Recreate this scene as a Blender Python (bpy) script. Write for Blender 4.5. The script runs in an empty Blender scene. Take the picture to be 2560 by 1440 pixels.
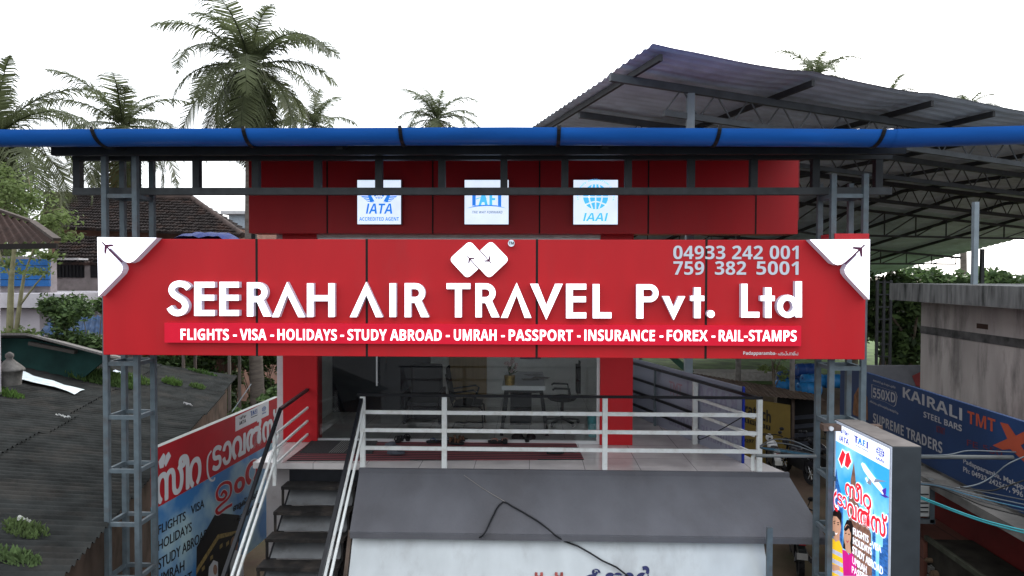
import bpy, math, random
from mathutils import Vector, Matrix
C = bpy.context.scene
COL = C.collection
R = math.radians
# ------------------------------------------------------------------ camera, sky, sun, exposure
CZ = 5.9                                   # camera height above the street
F = 1707.0                                 # focal length in photograph pixels (2560 wide)
YAW, PITCH, ROLL = R(1.51), math.atan(34/F), R(0.17)
f0 = Vector((-math.sin(YAW)*math.cos(PITCH), math.cos(YAW)*math.cos(PITCH), -math.sin(PITCH)))
r0 = Vector((math.cos(YAW), math.sin(YAW), 0)); u0 = r0.cross(f0)
rv = r0*math.cos(ROLL) + u0*math.sin(ROLL); uv = u0*math.cos(ROLL) - r0*math.sin(ROLL)
cam = bpy.data.cameras.new('camera'); cam.sensor_width = 36; cam.lens = 36*F/2560
cam.clip_start = .1; cam.clip_end = 2000
co = bpy.data.objects.new('camera', cam); COL.objects.link(co)
M3 = Matrix((rv, uv, -f0)).transposed().to_4x4(); M3.translation = Vector((0, 0, CZ)); co.matrix_world = M3
C.camera = co
W = bpy.data.worlds.new('World'); C.world = W; W.use_nodes = True
nt = W.node_tree; bg = nt.nodes['Background']
sk = nt.nodes.new('ShaderNodeTexSky'); sk.sky_type = 'NISHITA'; sk.sun_disc = False
SUN_EL, SUN_AZ = R(24), R(24)             # behind the roofs, a little to the right
sk.sun_elevation = SUN_EL; sk.sun_rotation = SUN_AZ; sk.dust_density = 1.5; sk.air_density = 1.0; sk.ozone_density = 1.5
hs = nt.nodes.new('ShaderNodeHueSaturation'); hs.inputs['Saturation'].default_value = .30
nt.links.new(sk.outputs[0], hs.inputs['Color'])
# thin overcast over the clear sky: brightest overhead and towards the veiled sun
tcw = nt.nodes.new('ShaderNodeTexCoord'); sx = nt.nodes.new('ShaderNodeSeparateXYZ'); nt.links.new(tcw.outputs['Generated'], sx.inputs[0])
def wmath(op, a, b=None, clamp=False):
    n = nt.nodes.new('ShaderNodeMath'); n.operation = op; n.use_clamp = clamp
    for k, v in enumerate((a, b)):
        if v is None: continue
        if isinstance(v, (int, float)): n.inputs[k].default_value = v
        else: nt.links.new(v, n.inputs[k])
    return n.outputs[0]
up_ = wmath('POWER', wmath('MAXIMUM', sx.outputs[2], 0), .8)
sunw = wmath('MAXIMUM', wmath('ADD', wmath('MULTIPLY', sx.outputs[0], math.sin(SUN_AZ)), wmath('MULTIPLY', sx.outputs[1], math.cos(SUN_AZ))), 0)
lum = wmath('ADD', wmath('MULTIPLY', up_, 11.5), wmath('ADD', wmath('MULTIPLY', sunw, 6.5), 2.0))
vc_ = nt.nodes.new('ShaderNodeCombineXYZ')
for k, f_ in enumerate((.97, 1.0, 1.04)): nt.links.new(wmath('MULTIPLY', lum, f_), vc_.inputs[k])
veil = nt.nodes.new('ShaderNodeMix'); veil.data_type = 'RGBA'; veil.inputs[0].default_value = .72
nt.links.new(vc_.outputs[0], veil.inputs[7])
nt.links.new(hs.outputs[0], veil.inputs[6]); nt.links.new(veil.outputs[2], bg.inputs[0])
bg.inputs[1].default_value = .13
sl = bpy.data.lights.new('sun', 'SUN'); sl.energy = .9; sl.angle = R(12); sl.color = (1, .93, .82)
so = bpy.data.objects.new('sun', sl); COL.objects.link(so)
sd = Vector((math.sin(SUN_AZ)*math.cos(SUN_EL), math.cos(SUN_AZ)*math.cos(SUN_EL), math.sin(SUN_EL)))
so.rotation_euler = sd.to_track_quat('Z', 'Y').to_euler()
C.view_settings.view_transform = 'Standard'; C.view_settings.look = 'None'
C.view_settings.exposure = 1.06; C.view_settings.gamma = 1
C.cycles.max_bounces = 6; C.cycles.transparent_max_bounces = 12

# ------------------------------------------------------------------ placing helpers
CAM = Vector((0, 0, CZ))
def ray(u, v):
    return f0 + rv*((u-1280)/F) - uv*((v-720)/F)
def P(u, v, Y):                            # point on the vertical plane Y metres ahead
    d = ray(u, v); return CAM + d*(Y/d.y)
def PZ(u, v, z):                           # point on a level plane
    d = ray(u, v); return CAM + d*((z-CZ)/d.z)
def hit(u, v, p, n):
    d = ray(u, v); return CAM + d*((p-CAM).dot(n)/d.dot(n))

# ------------------------------------------------------------------ materials
MATS = {}
def mat(name, col, rough=.6, metal=0, var=.12, scale=6, bump=0, bscale=None, emit=0, spec=.22, stain=None, stain_amt=0, stain_scale=1.5, stretch=(1, 1, 1), trans=0):
    if name in MATS: return MATS[name]
    m = bpy.data.materials.new(name); m.use_nodes = True; t = m.node_tree; N = t.nodes; L = t.links
    b = N['Principled BSDF']; b.inputs['Roughness'].default_value = rough; b.inputs['Metallic'].default_value = metal
    b.inputs['Specular IOR Level'].default_value = spec
    tc = N.new('ShaderNodeTexCoord'); mp = N.new('ShaderNodeMapping'); mp.inputs['Scale'].default_value = stretch
    L.new(tc.outputs['Object'], mp.inputs[0])
    nz = N.new('ShaderNodeTexNoise'); nz.inputs['Scale'].default_value = scale; nz.inputs['Detail'].default_value = 5
    L.new(mp.outputs[0], nz.inputs['Vector'])
    mr = N.new('ShaderNodeMapRange'); mr.inputs[1].default_value = .3; mr.inputs[2].default_value = .7
    mr.inputs[3].default_value = 1-var; mr.inputs[4].default_value = 1+var
    L.new(nz.outputs[0], mr.inputs[0])
    mx = N.new('ShaderNodeMix'); mx.data_type = 'RGBA'; mx.blend_type = 'MULTIPLY'; mx.inputs[0].default_value = 1
    mx.inputs[6].default_value = (*col, 1); L.new(mr.outputs[0], mx.inputs[7])
    out = mx.outputs[2]
    if stain:
        n2 = N.new('ShaderNodeTexNoise'); n2.inputs['Scale'].default_value = stain_scale; n2.inputs['Detail'].default_value = 8; n2.inputs['Roughness'].default_value = .65
        L.new(mp.outputs[0], n2.inputs['Vector'])
        r2 = N.new('ShaderNodeMapRange'); r2.inputs[1].default_value = .5; r2.inputs[2].default_value = .68; r2.inputs[3].default_value = 0; r2.inputs[4].default_value = stain_amt
        L.new(n2.outputs[0], r2.inputs[0])
        m2 = N.new('ShaderNodeMix'); m2.data_type = 'RGBA'; L.new(r2.outputs[0], m2.inputs[0]); L.new(out, m2.inputs[6]); m2.inputs[7].default_value = (*stain, 1)
        out = m2.outputs[2]
    L.new(out, b.inputs['Base Color'])
    if emit:
        L.new(out, b.inputs['Emission Color']); b.inputs['Emission Strength'].default_value = emit
    if bump:
        nb = N.new('ShaderNodeTexNoise'); nb.inputs['Scale'].default_value = bscale or scale*3; nb.inputs['Detail'].default_value = 4
        L.new(mp.outputs[0], nb.inputs['Vector'])
        bp = N.new('ShaderNodeBump'); bp.inputs['Strength'].default_value = bump; bp.inputs['Distance'].default_value = .02
        L.new(nb.outputs[0], bp.inputs['Height']); L.new(bp.outputs[0], b.inputs['Normal'])
    if trans:
        o = N['Material Output']; tr = N.new('ShaderNodeBsdfTranslucent'); L.new(out, tr.inputs[0])
        ms = N.new('ShaderNodeMixShader'); ms.inputs[0].default_value = trans
        L.new(b.outputs[0], ms.inputs[1]); L.new(tr.outputs[0], ms.inputs[2]); L.new(ms.outputs[0], o.inputs[0])
    MATS[name] = m; return m
def glass(name, refl=.06, tint=(.95, .97, .97), clear=1):
    m = bpy.data.materials.new(name); m.use_nodes = True; t = m.node_tree; N = t.nodes; L = t.links
    N.remove(N['Principled BSDF']); o = N['Material Output']
    tr = N.new('ShaderNodeBsdfTransparent'); tr.inputs[0].default_value = (*tint, 1)
    gl = N.new('ShaderNodeBsdfGlossy'); gl.inputs['Roughness'].default_value = .01
    fr = N.new('ShaderNodeFresnel'); fr.inputs[0].default_value = 1.5
    ms = N.new('ShaderNodeMixShader'); L.new(fr.outputs[0], ms.inputs[0]); L.new(tr.outputs[0], ms.inputs[1]); L.new(gl.outputs[0], ms.inputs[2])
    L.new(ms.outputs[0], o.inputs[0]); return m
def stripes(name, a, b_, axis, period, duty=.5, rough=.9, third=None):
    m = bpy.data.materials.new(name); m.use_nodes = True; t = m.node_tree; N = t.nodes; L = t.links
    b = N['Principled BSDF']; b.inputs['Roughness'].default_value = rough
    tc = N.new('ShaderNodeTexCoord'); sp = N.new('ShaderNodeSeparateXYZ'); L.new(tc.outputs['Object'], sp.inputs[0])
    d = N.new('ShaderNodeMath'); d.operation = 'DIVIDE'; d.inputs[1].default_value = period; L.new(sp.outputs[axis], d.inputs[0])
    fr = N.new('ShaderNodeMath'); fr.operation = 'FRACT'; L.new(d.outputs[0], fr.inputs[0])
    g = N.new('ShaderNodeMath'); g.operation = 'GREATER_THAN'; g.inputs[1].default_value = duty; L.new(fr.outputs[0], g.inputs[0])
    nz = N.new('ShaderNodeTexNoise'); nz.inputs['Scale'].default_value = 60; L.new(tc.outputs['Object'], nz.inputs[0])
    mx = N.new('ShaderNodeMix'); mx.data_type = 'RGBA'; mx.inputs[6].default_value = (*a, 1); mx.inputs[7].default_value = (*b_, 1)
    L.new(g.outputs[0], mx.inputs[0])
    m2 = N.new('ShaderNodeMix'); m2.data_type = 'RGBA'; m2.blend_type = 'MULTIPLY'; m2.inputs[0].default_value = .5
    L.new(mx.outputs[2], m2.inputs[6]); L.new(nz.outputs[1], m2.inputs[7]); L.new(m2.outputs[2], b.inputs['Base Color'])
    return m
def tiles(name, col, mortar, sx, sy, rough=.12, gap=.006, var=.06, plane='XY', offset=0.0):
    m = bpy.data.materials.new(name); m.use_nodes = True; t = m.node_tree; N = t.nodes; L = t.links
    b = N['Principled BSDF']; b.inputs['Roughness'].default_value = rough
    tc = N.new('ShaderNodeTexCoord'); mp = N.new('ShaderNodeMapping'); L.new(tc.outputs['Object'], mp.inputs[0])
    if plane == 'XZ': mp.inputs['Rotation'].default_value = (R(-90), 0, 0)
    br = N.new('ShaderNodeTexBrick'); br.offset = offset; br.inputs['Scale'].default_value = 1
    br.inputs['Brick Width'].default_value = sx; br.inputs['Row Height'].default_value = sy; br.inputs['Mortar Size'].default_value = gap
    br.inputs['Color1'].default_value = (*col, 1); br.inputs['Color2'].default_value = (*[c*(1-var) for c in col], 1); br.inputs['Mortar'].default_value = (*mortar, 1)
    L.new(mp.outputs[0], br.inputs[0])
    nz = N.new('ShaderNodeTexNoise'); nz.inputs['Scale'].default_value = 2.5; nz.inputs['Detail'].default_value = 6; L.new(tc.outputs['Object'], nz.inputs[0])
    mr = N.new('ShaderNodeMapRange'); mr.inputs[1].default_value = .3; mr.inputs[2].default_value = .7; mr.inputs[3].default_value = .82; mr.inputs[4].default_value = 1.08; L.new(nz.outputs[0], mr.inputs[0])
    mx = N.new('ShaderNodeMix'); mx.data_type = 'RGBA'; mx.blend_type = 'MULTIPLY'; mx.inputs[0].default_value = 1
    L.new(br.outputs[0], mx.inputs[6]); L.new(mr.outputs[0], mx.inputs[7]); L.new(mx.outputs[2], b.inputs['Base Color'])
    return m
def cloudy(name, a, b_, scale, emit=0):     # printed sky with clouds
    m = bpy.data.materials.new(name); m.use_nodes = True; t = m.node_tree; N = t.nodes; L = t.links
    b = N['Principled BSDF']; b.inputs['Roughness'].default_value = .45
    tc = N.new('ShaderNodeTexCoord'); nz = N.new('ShaderNodeTexNoise'); nz.inputs['Scale'].default_value = scale; nz.inputs['Detail'].default_value = 7
    L.new(tc.outputs['Object'], nz.inputs[0])
    cr = N.new('ShaderNodeValToRGB'); cr.color_ramp.elements[0].position = .42; cr.color_ramp.elements[1].position = .62
    cr.color_ramp.elements[0].color = (*a, 1); cr.color_ramp.elements[1].color = (*b_, 1); L.new(nz.outputs[0], cr.inputs[0])
    L.new(cr.outputs[0], b.inputs['Base Color'])
    if emit: L.new(cr.outputs[0], b.inputs['Emission Color']); b.inputs['Emission Strength'].default_value = emit
    return m

RED = mat('red_panel', (.52, .011, .018), .42, var=.07, scale=1.2, spec=.3, bump=.06, bscale=1.1, stain=(.40, .03, .035), stain_amt=.25, stain_scale=2.2, stretch=(1.6, 1.6, .5))
REDLIT = mat('lit_red_strip', (.56, .008, .03), .4, var=.03, emit=.17)
WLIT = mat('lit_white_acrylic', (.9, .92, 1), .4, var=0, emit=.75)
WSIDE = mat('letter_return', (.56, .56, .68), .4, var=.05, emit=.10)
SEAM = mat('black_seam', (.012, .01, .01), .6)
PHONE = mat('pale_vinyl', (.62, .68, .76), .5, var=.03)
BOXLIT = mat('lit_logo_face', (.74, .84, 1), .4, var=.06, scale=4, emit=.46)
DARKGAP = mat('plum_gap', (.10, .02, .06), .5)
LBLUE = mat('lit_logo_blue', (.02, .17, .62), .4, var=.02, emit=.55)
LSKY = mat('lit_logo_sky_blue', (.06, .36, .70), .4, var=.02, emit=.7)
LGREY = mat('lit_logo_grey', (.12, .16, .25), .4, var=.02, emit=.5)
STEEL = mat('grey_painted_steel', (.105, .135, .155), .45, var=.18, scale=9, stain=(.10, .06, .04), stain_amt=.3, stain_scale=6)
DSTEEL = mat('dark_painted_steel', (.026, .030, .034), .5, var=.2, scale=7)
BLUEP = mat('blue_pvc', (.012, .12, .48), .36, var=.16, scale=2, stretch=(.4, 3, 3), bump=.08, bscale=2, stain=(.03, .10, .28), stain_amt=.35, stain_scale=1.5)
BLACK = mat('black_paint', (.012, .013, .016), .35, var=.2, scale=10)
WHITEP = mat('white_paint', (.70, .73, .72), .45, var=.07, scale=8, stain=(.35, .28, .22), stain_amt=.35, stain_scale=7)
CONCRETE_G = mat('grey_painted_cement', (.115, .117, .132), .8, var=.12, scale=2.2, bump=.25, bscale=30, stain=(.075, .07, .072), stain_amt=.35, stain_scale=1.0, stretch=(1, .8, .8))
TIN = mat('weathered_white_tin', (.52, .56, .58), .5, var=.08, scale=3, bump=.15, bscale=4, stain=(.27, .27, .27), stain_amt=.6, stain_scale=1.0, stretch=(1.2, 1.2, .5))
WALLW = mat('white_wall_plaster', (.62, .60, .62), .8, var=.10, scale=3, stain=(.25, .22, .2), stain_amt=.4)
TILE = tiles('glossy_floor_tile', (.60, .565, .56), (.28, .27, .27), .8, .8)

# ------------------------------------------------------------------ mesh builder
class MB:
    def __init__(s): s.v = []; s.f = []; s.m = []; s.sm = []
    def add(s, vs, fs, mi=0, smooth=False):
        o = len(s.v); s.v += [tuple(v) for v in vs]
        for f in fs: s.f.append([i+o for i in f]); s.m.append(mi); s.sm.append(smooth)
    def box(s, x0, x1, y0, y1, z0, z1, mi=0):
        x0, x1 = min(x0, x1), max(x0, x1); y0, y1 = min(y0, y1), max(y0, y1); z0, z1 = min(z0, z1), max(z0, z1)
        s.add([(x0,y0,z0),(x1,y0,z0),(x1,y1,z0),(x0,y1,z0),(x0,y0,z1),(x1,y0,z1),(x1,y1,z1),(x0,y1,z1)],
              [(3,2,1,0),(4,5,6,7),(0,1,5,4),(1,2,6,5),(2,3,7,6),(3,0,4,7)], mi)
    def obox(s, o, a, b, c, mi=0):          # corner o and three edge vectors
        o, a, b, c = map(Vector, (o, a, b, c))
        if a.cross(b).dot(c) < 0: a, b = b, a
        s.add([o, o+a, o+a+b, o+b, o+c, o+a+c, o+a+b+c, o+b+c],
              [(3,2,1,0),(4,5,6,7),(0,1,5,4),(1,2,6,5),(2,3,7,6),(3,0,4,7)], mi)
    def bar(s, p, q, w, h=None, up=(0, 0, 1), mi=0):
        p, q = Vector(p), Vector(q); h = h or w; d = (q-p).normalized(); up = Vector(up)
        if abs(d.dot(up)) > .98: up = Vector((0, 1, 0))
        a = d.cross(up).normalized(); b = a.cross(d).normalized()
        s.obox(p - a*w/2 - b*h/2, a*w, b*h, q-p, mi)
    def tube(s, pts, r, n=8, mi=0, caps=True, r1=None):
        pts = [Vector(p) for p in pts]; k = len(pts); vs = []; fs = []
        for i, p in enumerate(pts):
            d = (pts[min(i+1, k-1)] - pts[max(i-1, 0)]).normalized()
            a = d.cross(Vector((0, 0, 1)) if abs(d.z) < .95 else Vector((0, 1, 0))).normalized(); b = a.cross(d)
            rr = (r[i] if isinstance(r, (list, tuple)) else (r if r1 is None else r + (r1-r)*i/(k-1)))
            for j in range(n):
                t = 2*math.pi*j/n; vs.append(p + a*math.cos(t)*rr + b*math.sin(t)*rr)
        for i in range(k-1):
            for j in range(n):
                fs.append((i*n+j, (i+1)*n+j, (i+1)*n+(j+1) % n, i*n+(j+1) % n))
        s.add(vs, fs, mi, True)
        if caps: s.add(vs[:n], [tuple(range(n))], mi); s.add(vs[-n:], [tuple(range(n-1, -1, -1))], mi)
    def poly(s, pts, mi=0): s.add(pts, [tuple(range(len(pts)))], mi)
    def prism(s, pts, d, mi=0, mside=None):  # planar polygon pts, extruded by vector d (pts = front)
        n = len(pts); d = Vector(d); a = [Vector(p) for p in pts]; b = [p+d for p in a]
        s.add(a, [tuple(range(n))], mi); s.add(b, [tuple(range(n-1, -1, -1))], mi if mside is None else mside)
        for i in range(n):
            j = (i+1) % n; s.add([a[i], b[i], b[j], a[j]], [(0, 1, 2, 3)], mi if mside is None else mside)
    def grid(s, fn, nu, nv, mi=0, smooth=True):
        vs = [fn(i/nu, j/nv) for j in range(nv+1) for i in range(nu+1)]
        s.add(vs, [(j*(nu+1)+i, j*(nu+1)+i+1, (j+1)*(nu+1)+i+1, (j+1)*(nu+1)+i) for j in range(nv) for i in range(nu)], mi, smooth)
    def ball(s, c, rx, ry, rz, n=10, mi=0, m=6):
        c = Vector(c); vs = []; fs = []
        for i in range(m+1):
            a = math.pi*i/m
            for j in range(n):
                t = 2*math.pi*j/n; vs.append(c + Vector((rx*math.sin(a)*math.cos(t), ry*math.sin(a)*math.sin(t), rz*math.cos(a))))
        for i in range(m):
            for j in range(n): fs.append((i*n+j, (i+1)*n+j, (i+1)*n+(j+1) % n, i*n+(j+1) % n))
        s.add(vs, fs, mi, True)
    def build(s, name, mats, parent=None, bevel=0):
        me = bpy.data.meshes.new(name)
        o0 = Vector((0, 0, 0))
        me.from_pydata(s.v, [], s.f)
        for m in (mats if isinstance(mats, (list, tuple)) else [mats]): me.materials.append(m)
        me.polygons.foreach_set('material_index', s.m); me.polygons.foreach_set('use_smooth', s.sm); me.update()
        o = bpy.data.objects.new(name, me); COL.objects.link(o)
        if parent: o.parent = parent; o.matrix_parent_inverse = parent.matrix_world.inverted()
        if bevel:
            b = o.modifiers.new('bevel', 'BEVEL'); b.width = bevel; b.segments = 2; b.limit_method = 'ANGLE'
        return o
def tag(o, label=None, cat=None, group=None, kind=None):
    if label: o['label'] = label
    if cat: o['category'] = cat
    if group: o['group'] = group
    if kind: o['kind'] = kind
    return o
def thing(name, label, cat, loc=(0, 0, 0), group=None):
    o = bpy.data.objects.new(name, None); o.empty_display_size = .2; COL.objects.link(o)
    o.location = loc; o.matrix_world = Matrix.Translation(Vector(loc))
    return tag(o, label, cat, group)
def dup(root, off, label=None, group=None, rotz=None):
    r = root.copy(); COL.objects.link(r); r.location = Vector(off) if rotz is not None else root.location + Vector(off)
    if rotz is not None: r.rotation_euler.z = rotz
    if label: r['label'] = label
    if group: r['group'] = group
    for ch in list(root.children):
        c = ch.copy(); COL.objects.link(c); c.parent = r
        for g in list(ch.children):
            d = g.copy(); COL.objects.link(d); d.parent = c
    return r
def sans(s):                                  # grotesque bold letters
    o = ''
    for ch in s:
        if ch == 'I': o += chr(0x1D5EE+ord('l')-97)      # plain bar, no serifs
        elif 'A' <= ch <= 'Z': o += chr(0x1D5D4+ord(ch)-65)
        elif 'a' <= ch <= 'z': o += chr(0x1D5EE+ord(ch)-97)
        elif '0' <= ch <= '9': o += chr(0x1D7EC+ord(ch)-48)
        else: o += ch
    return o
def text(name, s, bl, br, tl, m, parent, depth=.003, bold=0.0, shear=0.0, res=3, fat=0, fatx=1):
    """lettering s whose ink just fills the parallelogram bl, br, tl"""
    c = bpy.data.curves.new(name, 'FONT'); c.body = s; c.offset = bold; c.resolution_u = res; c.extrude = 1; c.shear = shear; c.fill_mode = 'FRONT' if depth < .02 else 'BOTH'
    t = bpy.data.objects.new(name, c); me = bpy.data.meshes.new_from_object(t)
    bpy.data.objects.remove(t); bpy.data.curves.remove(c)
    bl, br, tl = Vector(bl), Vector(br), Vector(tl); ex, ey = br-bl, tl-bl; n = ex.cross(ey).normalized()
    if name.startswith('mirrored'): n = -n
    if chr(0x1D5F9) in s and not any(0x1D5EE <= ord(q) <= 0x1D607 and q != chr(0x1D5F9) for q in s):
        for v in me.vertices: v.co.y = min(v.co.y, .722)      # bar of the I cut to capital height
    xs = [v.co.x for v in me.vertices]; ys = [v.co.y for v in me.vertices]; x0, x1, y0, y1 = min(xs), max(xs), min(ys), max(ys)
    for v in me.vertices:
        v.co = bl + ex*((v.co.x-x0)/(x1-x0)) + ey*((v.co.y-y0)/(y1-y0)) + n*(depth*(v.co.z+1)/2)
    if fat:                                   # heavier strokes: copies shifted round a small circle
        ux, uy, hgt = ex.normalized(), ey.normalized(), ey.length; vs = [v.co.copy() for v in me.vertices]; fs = [tuple(p.vertices) for p in me.polygons]; k = len(vs); V = []; Fc = []
        for i in range(9):
            a = 2*math.pi*i/8; d = (ux*math.cos(a)*fatx + uy*math.sin(a))*fat*hgt*(1 if i < 8 else 0) + n*.00012*i
            V += [q + d for q in vs]; Fc += [[q + k*i for q in f] for f in fs]
        bpy.data.meshes.remove(me); me = bpy.data.meshes.new(name); me.from_pydata([tuple(q) for q in V], [], Fc)
    me.name = name; me.materials.clear(); me.materials.append(m)
    o = bpy.data.objects.new(name, me); COL.objects.link(o)
    if parent: o.parent = parent; o.matrix_parent_inverse = parent.matrix_world.inverted()
    return o
def join(objs, name, parent, m=None):        # several lettering meshes of one part into one mesh
    b = MB()
    mats = []
    for o in objs:
        mm = o.data.materials[0]
        if mm not in mats: mats.append(mm)
        mi = mats.index(mm)
        b.add([v.co for v in o.data.vertices], [tuple(p.vertices) for p in o.data.polygons], mi)
        me = o.data; bpy.data.objects.remove(o); bpy.data.meshes.remove(me)
    return b.build(name, mats, parent)
def ribbon(pts, w, sub=6, closed=False):      # outline polygon pairs of a smooth stroke: list of quads (2D)
    p = [Vector((a, b)) for a, b in pts]; n = len(p); out = []
    for i in range(n-1):
        a = p[max(i-1, 0)]; b = p[i]; c = p[i+1]; d = p[min(i+2, n-1)]
        for k in range(sub):
            t = k/sub
            out.append(.5*((2*b) + (c-a)*t + (2*a-5*b+4*c-d)*t*t + (3*b-a-3*c+d)*t**3))
    out.append(p[-1]); L = []; Rr = []
    for i, q in enumerate(out):
        d = (out[min(i+1, len(out)-1)] - out[max(i-1, 0)]).normalized(); nn = Vector((-d.y, d.x))
        L.append(q + nn*w/2); Rr.append(q - nn*w/2)
    return L + Rr[::-1]

# ------------------------------------------------------------------ ground
g = MB()
def gz(x, y):
    t = min(1, max(0, (y-24)/6)); return .8*t*t*(3-2*t)
ys = [-40, -10, 0, 6, 12, 18, 22, 24, 25, 26, 27, 28, 29, 30, 34, 45, 60, 90, 150, 300, 700, 1500]
xs = [-1500, -600, -200, -80, -40, -20, -10, 0, 10, 20, 40, 80, 200, 600, 1500]
g.add([(x, y, gz(x, y)) for y in ys for x in xs], [(j*len(xs)+i, j*len(xs)+i+1, (j+1)*len(xs)+i+1, (j+1)*len(xs)+i) for j in range(len(ys)-1) for i in range(len(xs)-1)], 0, True)
tag(g.build('ground', mat('laterite_soil', (.085, .056, .04), .95, var=.35, scale=.8, bump=.5, bscale=6, stain=(.05, .07, .025), stain_amt=.5, stain_scale=.25)), kind='structure')
road = MB(); road.box(-200, 200, -38, 5.2, .004, .012)  # unseen stretch widened to darken the reflections in the shop glass
tag(road.build('road', mat('asphalt', (.05, .05, .052), .85, var=.2, scale=5)), kind='structure')
gr = MB(); gr.grid(lambda a, b: (6+30*a, 32+40*b, .82), 4, 4)
tag(gr.build('grass_field', mat('grass_green', (.07, .12, .035), .95, var=.5, scale=1.2)), kind='structure')

# ------------------------------------------------------------------ the travel agency building
ZD = CZ - 2.80                              # deck level
YC = 11.2                                   # column front plane
bld = thing('office_building', 'red fronted travel office on the upper floor with glass shopfront and tiled deck', 'building', (0, 11, 0))
xl0, xl1 = P(707, 1000, YC).x, P(792, 1000, YC).x
xr0, xr1 = P(1500, 1000, YC).x, P(1582, 1000, YC).x
sdv = Vector((-.305, .952, 0))              # direction of the skewed right side of the plot
rc = P(1968, 1172, 9.72); rcx = rc.x
d = MB()
dk = [(-2.44, 9.72), (rcx, 9.72), (rcx + sdv.x*5, 9.72 + 5*sdv.y), (-4.1, 9.72+5*sdv.y), (-4.1, 9.97), (-2.44, 9.97)]
d.prism([(x, y, ZD) for x, y in dk], (0, 0, -.09))
d.build('deck', TILE, bld)
fl = MB(); fl.box(xl0+.1, xr1-.1, 11.32, 15.6, ZD+.004, ZD+.02); fl.build('office_floor', tiles('office_floor_tile', (.66, .65, .63), (.4, .39, .38), .6, .6), bld)
b = MB(); b.box(xl0, xl1, YC, YC+.3, ZD, CZ+.75); b.build('red_column', RED, bld, .008)
b = MB(); b.box(xr0, xr1, YC, YC+.3, ZD, CZ+.75); b.build('red_column', RED, bld, .008)
w = MB()
w.box(xl0-.0, xl0+.12, YC+.3, 15.6, .0, CZ+.9)                 # side walls, back wall, lower storey
w.box(xr1-.12, xr1, YC+.3, 15.6, 0, CZ+.9)
w.box(xl0+.12, xr1-.12, 15.45, 15.6, 0, CZ+.9)
w.build('wall', mat('grey_white_interior', (.82, .81, .79), .8, var=.06), bld)
w = MB(); w.box(xl0-.14, xl0-.003, 11.32, 11.6, 2.2, CZ+.7); w.build('pilaster', WALLW, bld)
w = MB(); w.box(-4.05, 3.0, 10.35, 11.1, 0, ZD-.1); w.build('lower_storey', mat('grey_lower_wall', (.40, .38, .38), .8, var=.15, stain=(.15, .13, .12), stain_amt=.6), bld)  # light grey wall colour with random stains
w = MB(); w.box(xl0+.02, xr1-.02, YC+.02, 15.6, CZ+.60, CZ+.72); w.build('ceiling', mat('dim_ceiling', (.7, .68, .65), .8), bld)
w = MB(); w.box(xl0-.1, 4.4, 11.32, 14.0, CZ+.9, CZ+1.9); w.build('upper_wall', mat('upper_wall_red', (.18, .03, .035), .7), bld)
# dark panel on the left, added as the dark reflection in the glass, pale timber panel in the middle
w = MB(); w.box(xl0+.13, P(1075, 950, 13.6).x, 13.6, 13.7, ZD+.02, CZ+.6); w.build('dark_reflection_panel', mat('navy_reflection', (.012, .014, .022), .35, var=.3, scale=1.5), bld)
a0, a1 = P(1122, 950, 15.3).x, P(1216, 950, 15.3).x
w = MB(); w.box(a0, a1, 15.36, 15.44, ZD+.02, CZ+.6); w.build('timber_panel', mat('honey_timber', (.36, .25, .13), .5, var=.15, scale=3, stretch=(6, 1, .4)), bld)
a0, a1 = P(1300, 950, 15.3).x, P(1352, 950, 15.3).x
w = MB(); w.box(a0, a1, 15.36, 15.44, ZD+.9, CZ+.6); w.build('wall_poster', mat('violet_poster', (.10, .09, .22), .5, var=.3, scale=3), bld)
gl = MB(); GL = glass('shop_glass')
mid = P(965, 1000, 11.28).x
gl.box(xl1+.003, mid-.004, 11.28, 11.29, ZD+.06, CZ+.6); gl.build('glass_pane', GL, bld)
gl = MB(); gl.box(mid+.004, xr0-.05, 11.28, 11.29, ZD+.06, CZ+.6); gl.build('glass_pane', GL, bld)
ALU = mat('satin_aluminium', (.62, .64, .65), .35, .4, var=.05)
fr = MB(); fr.box(xl1, xr0, 11.25, 11.31, ZD+.002, ZD+.055); fr.box(xr0-.05, xr0, 11.25, 11.31, ZD+.055, CZ+.6); fr.box(xl1, xr0-.05, 11.25, 11.31, CZ+.52, CZ+.6)
fr.build('window_frame', ALU, bld)
h = MB(); hx = P(942, 905, 11.2).x
h.tube([(hx, 11.2, ZD+.95), (hx, 11.2, CZ-1.3+.0)], .014); h.bar((hx, 11.2, ZD+1.0), (hx, 11.28, ZD+1.0), .012); h.bar((hx, 11.2, CZ-1.36), (hx, 11.28, CZ-1.36), .012)
h.build('door_handle', ALU, bld)
# sloping cement fascia under the deck
fa = MB()
tl = P(900, 1176, 9.715); tr = P(1966, 1177, 9.715); bl_ = P(874, 1329, 8.92); br_ = P(2066, 1331, 8.92)
zt, zb = ZD-.005, bl_.z
fa.add([(-2.44, 9.715, zt), (rcx, 9.715, zt), (br_.x, 8.92, zb), (bl_.x, 8.92, zb), (-2.44, 9.715, zt-.12), (rcx, 9.715, zt-.12), (br_.x, 8.92, zb-.07), (bl_.x, 8.92, zb-.07)],
       [(0, 3, 2, 1), (4, 5, 6, 7), (3, 7, 6, 2), (2, 6, 5, 1), (0, 4, 7, 3), (1, 5, 4, 0)])
fa.box(-2.44, rcx+.01, 9.66, 9.716, zt-.055, zt+.02)
fa.box(bl_.x+.01, br_.x-.01, 8.905, 8.925, zb-.085, zb-.012)
fa.build('cement_fascia', CONCRETE_G, bld)
sdw = MB()
sa = Vector((rcx, 9.72, 0)); sb = sa + sdv*5
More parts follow.
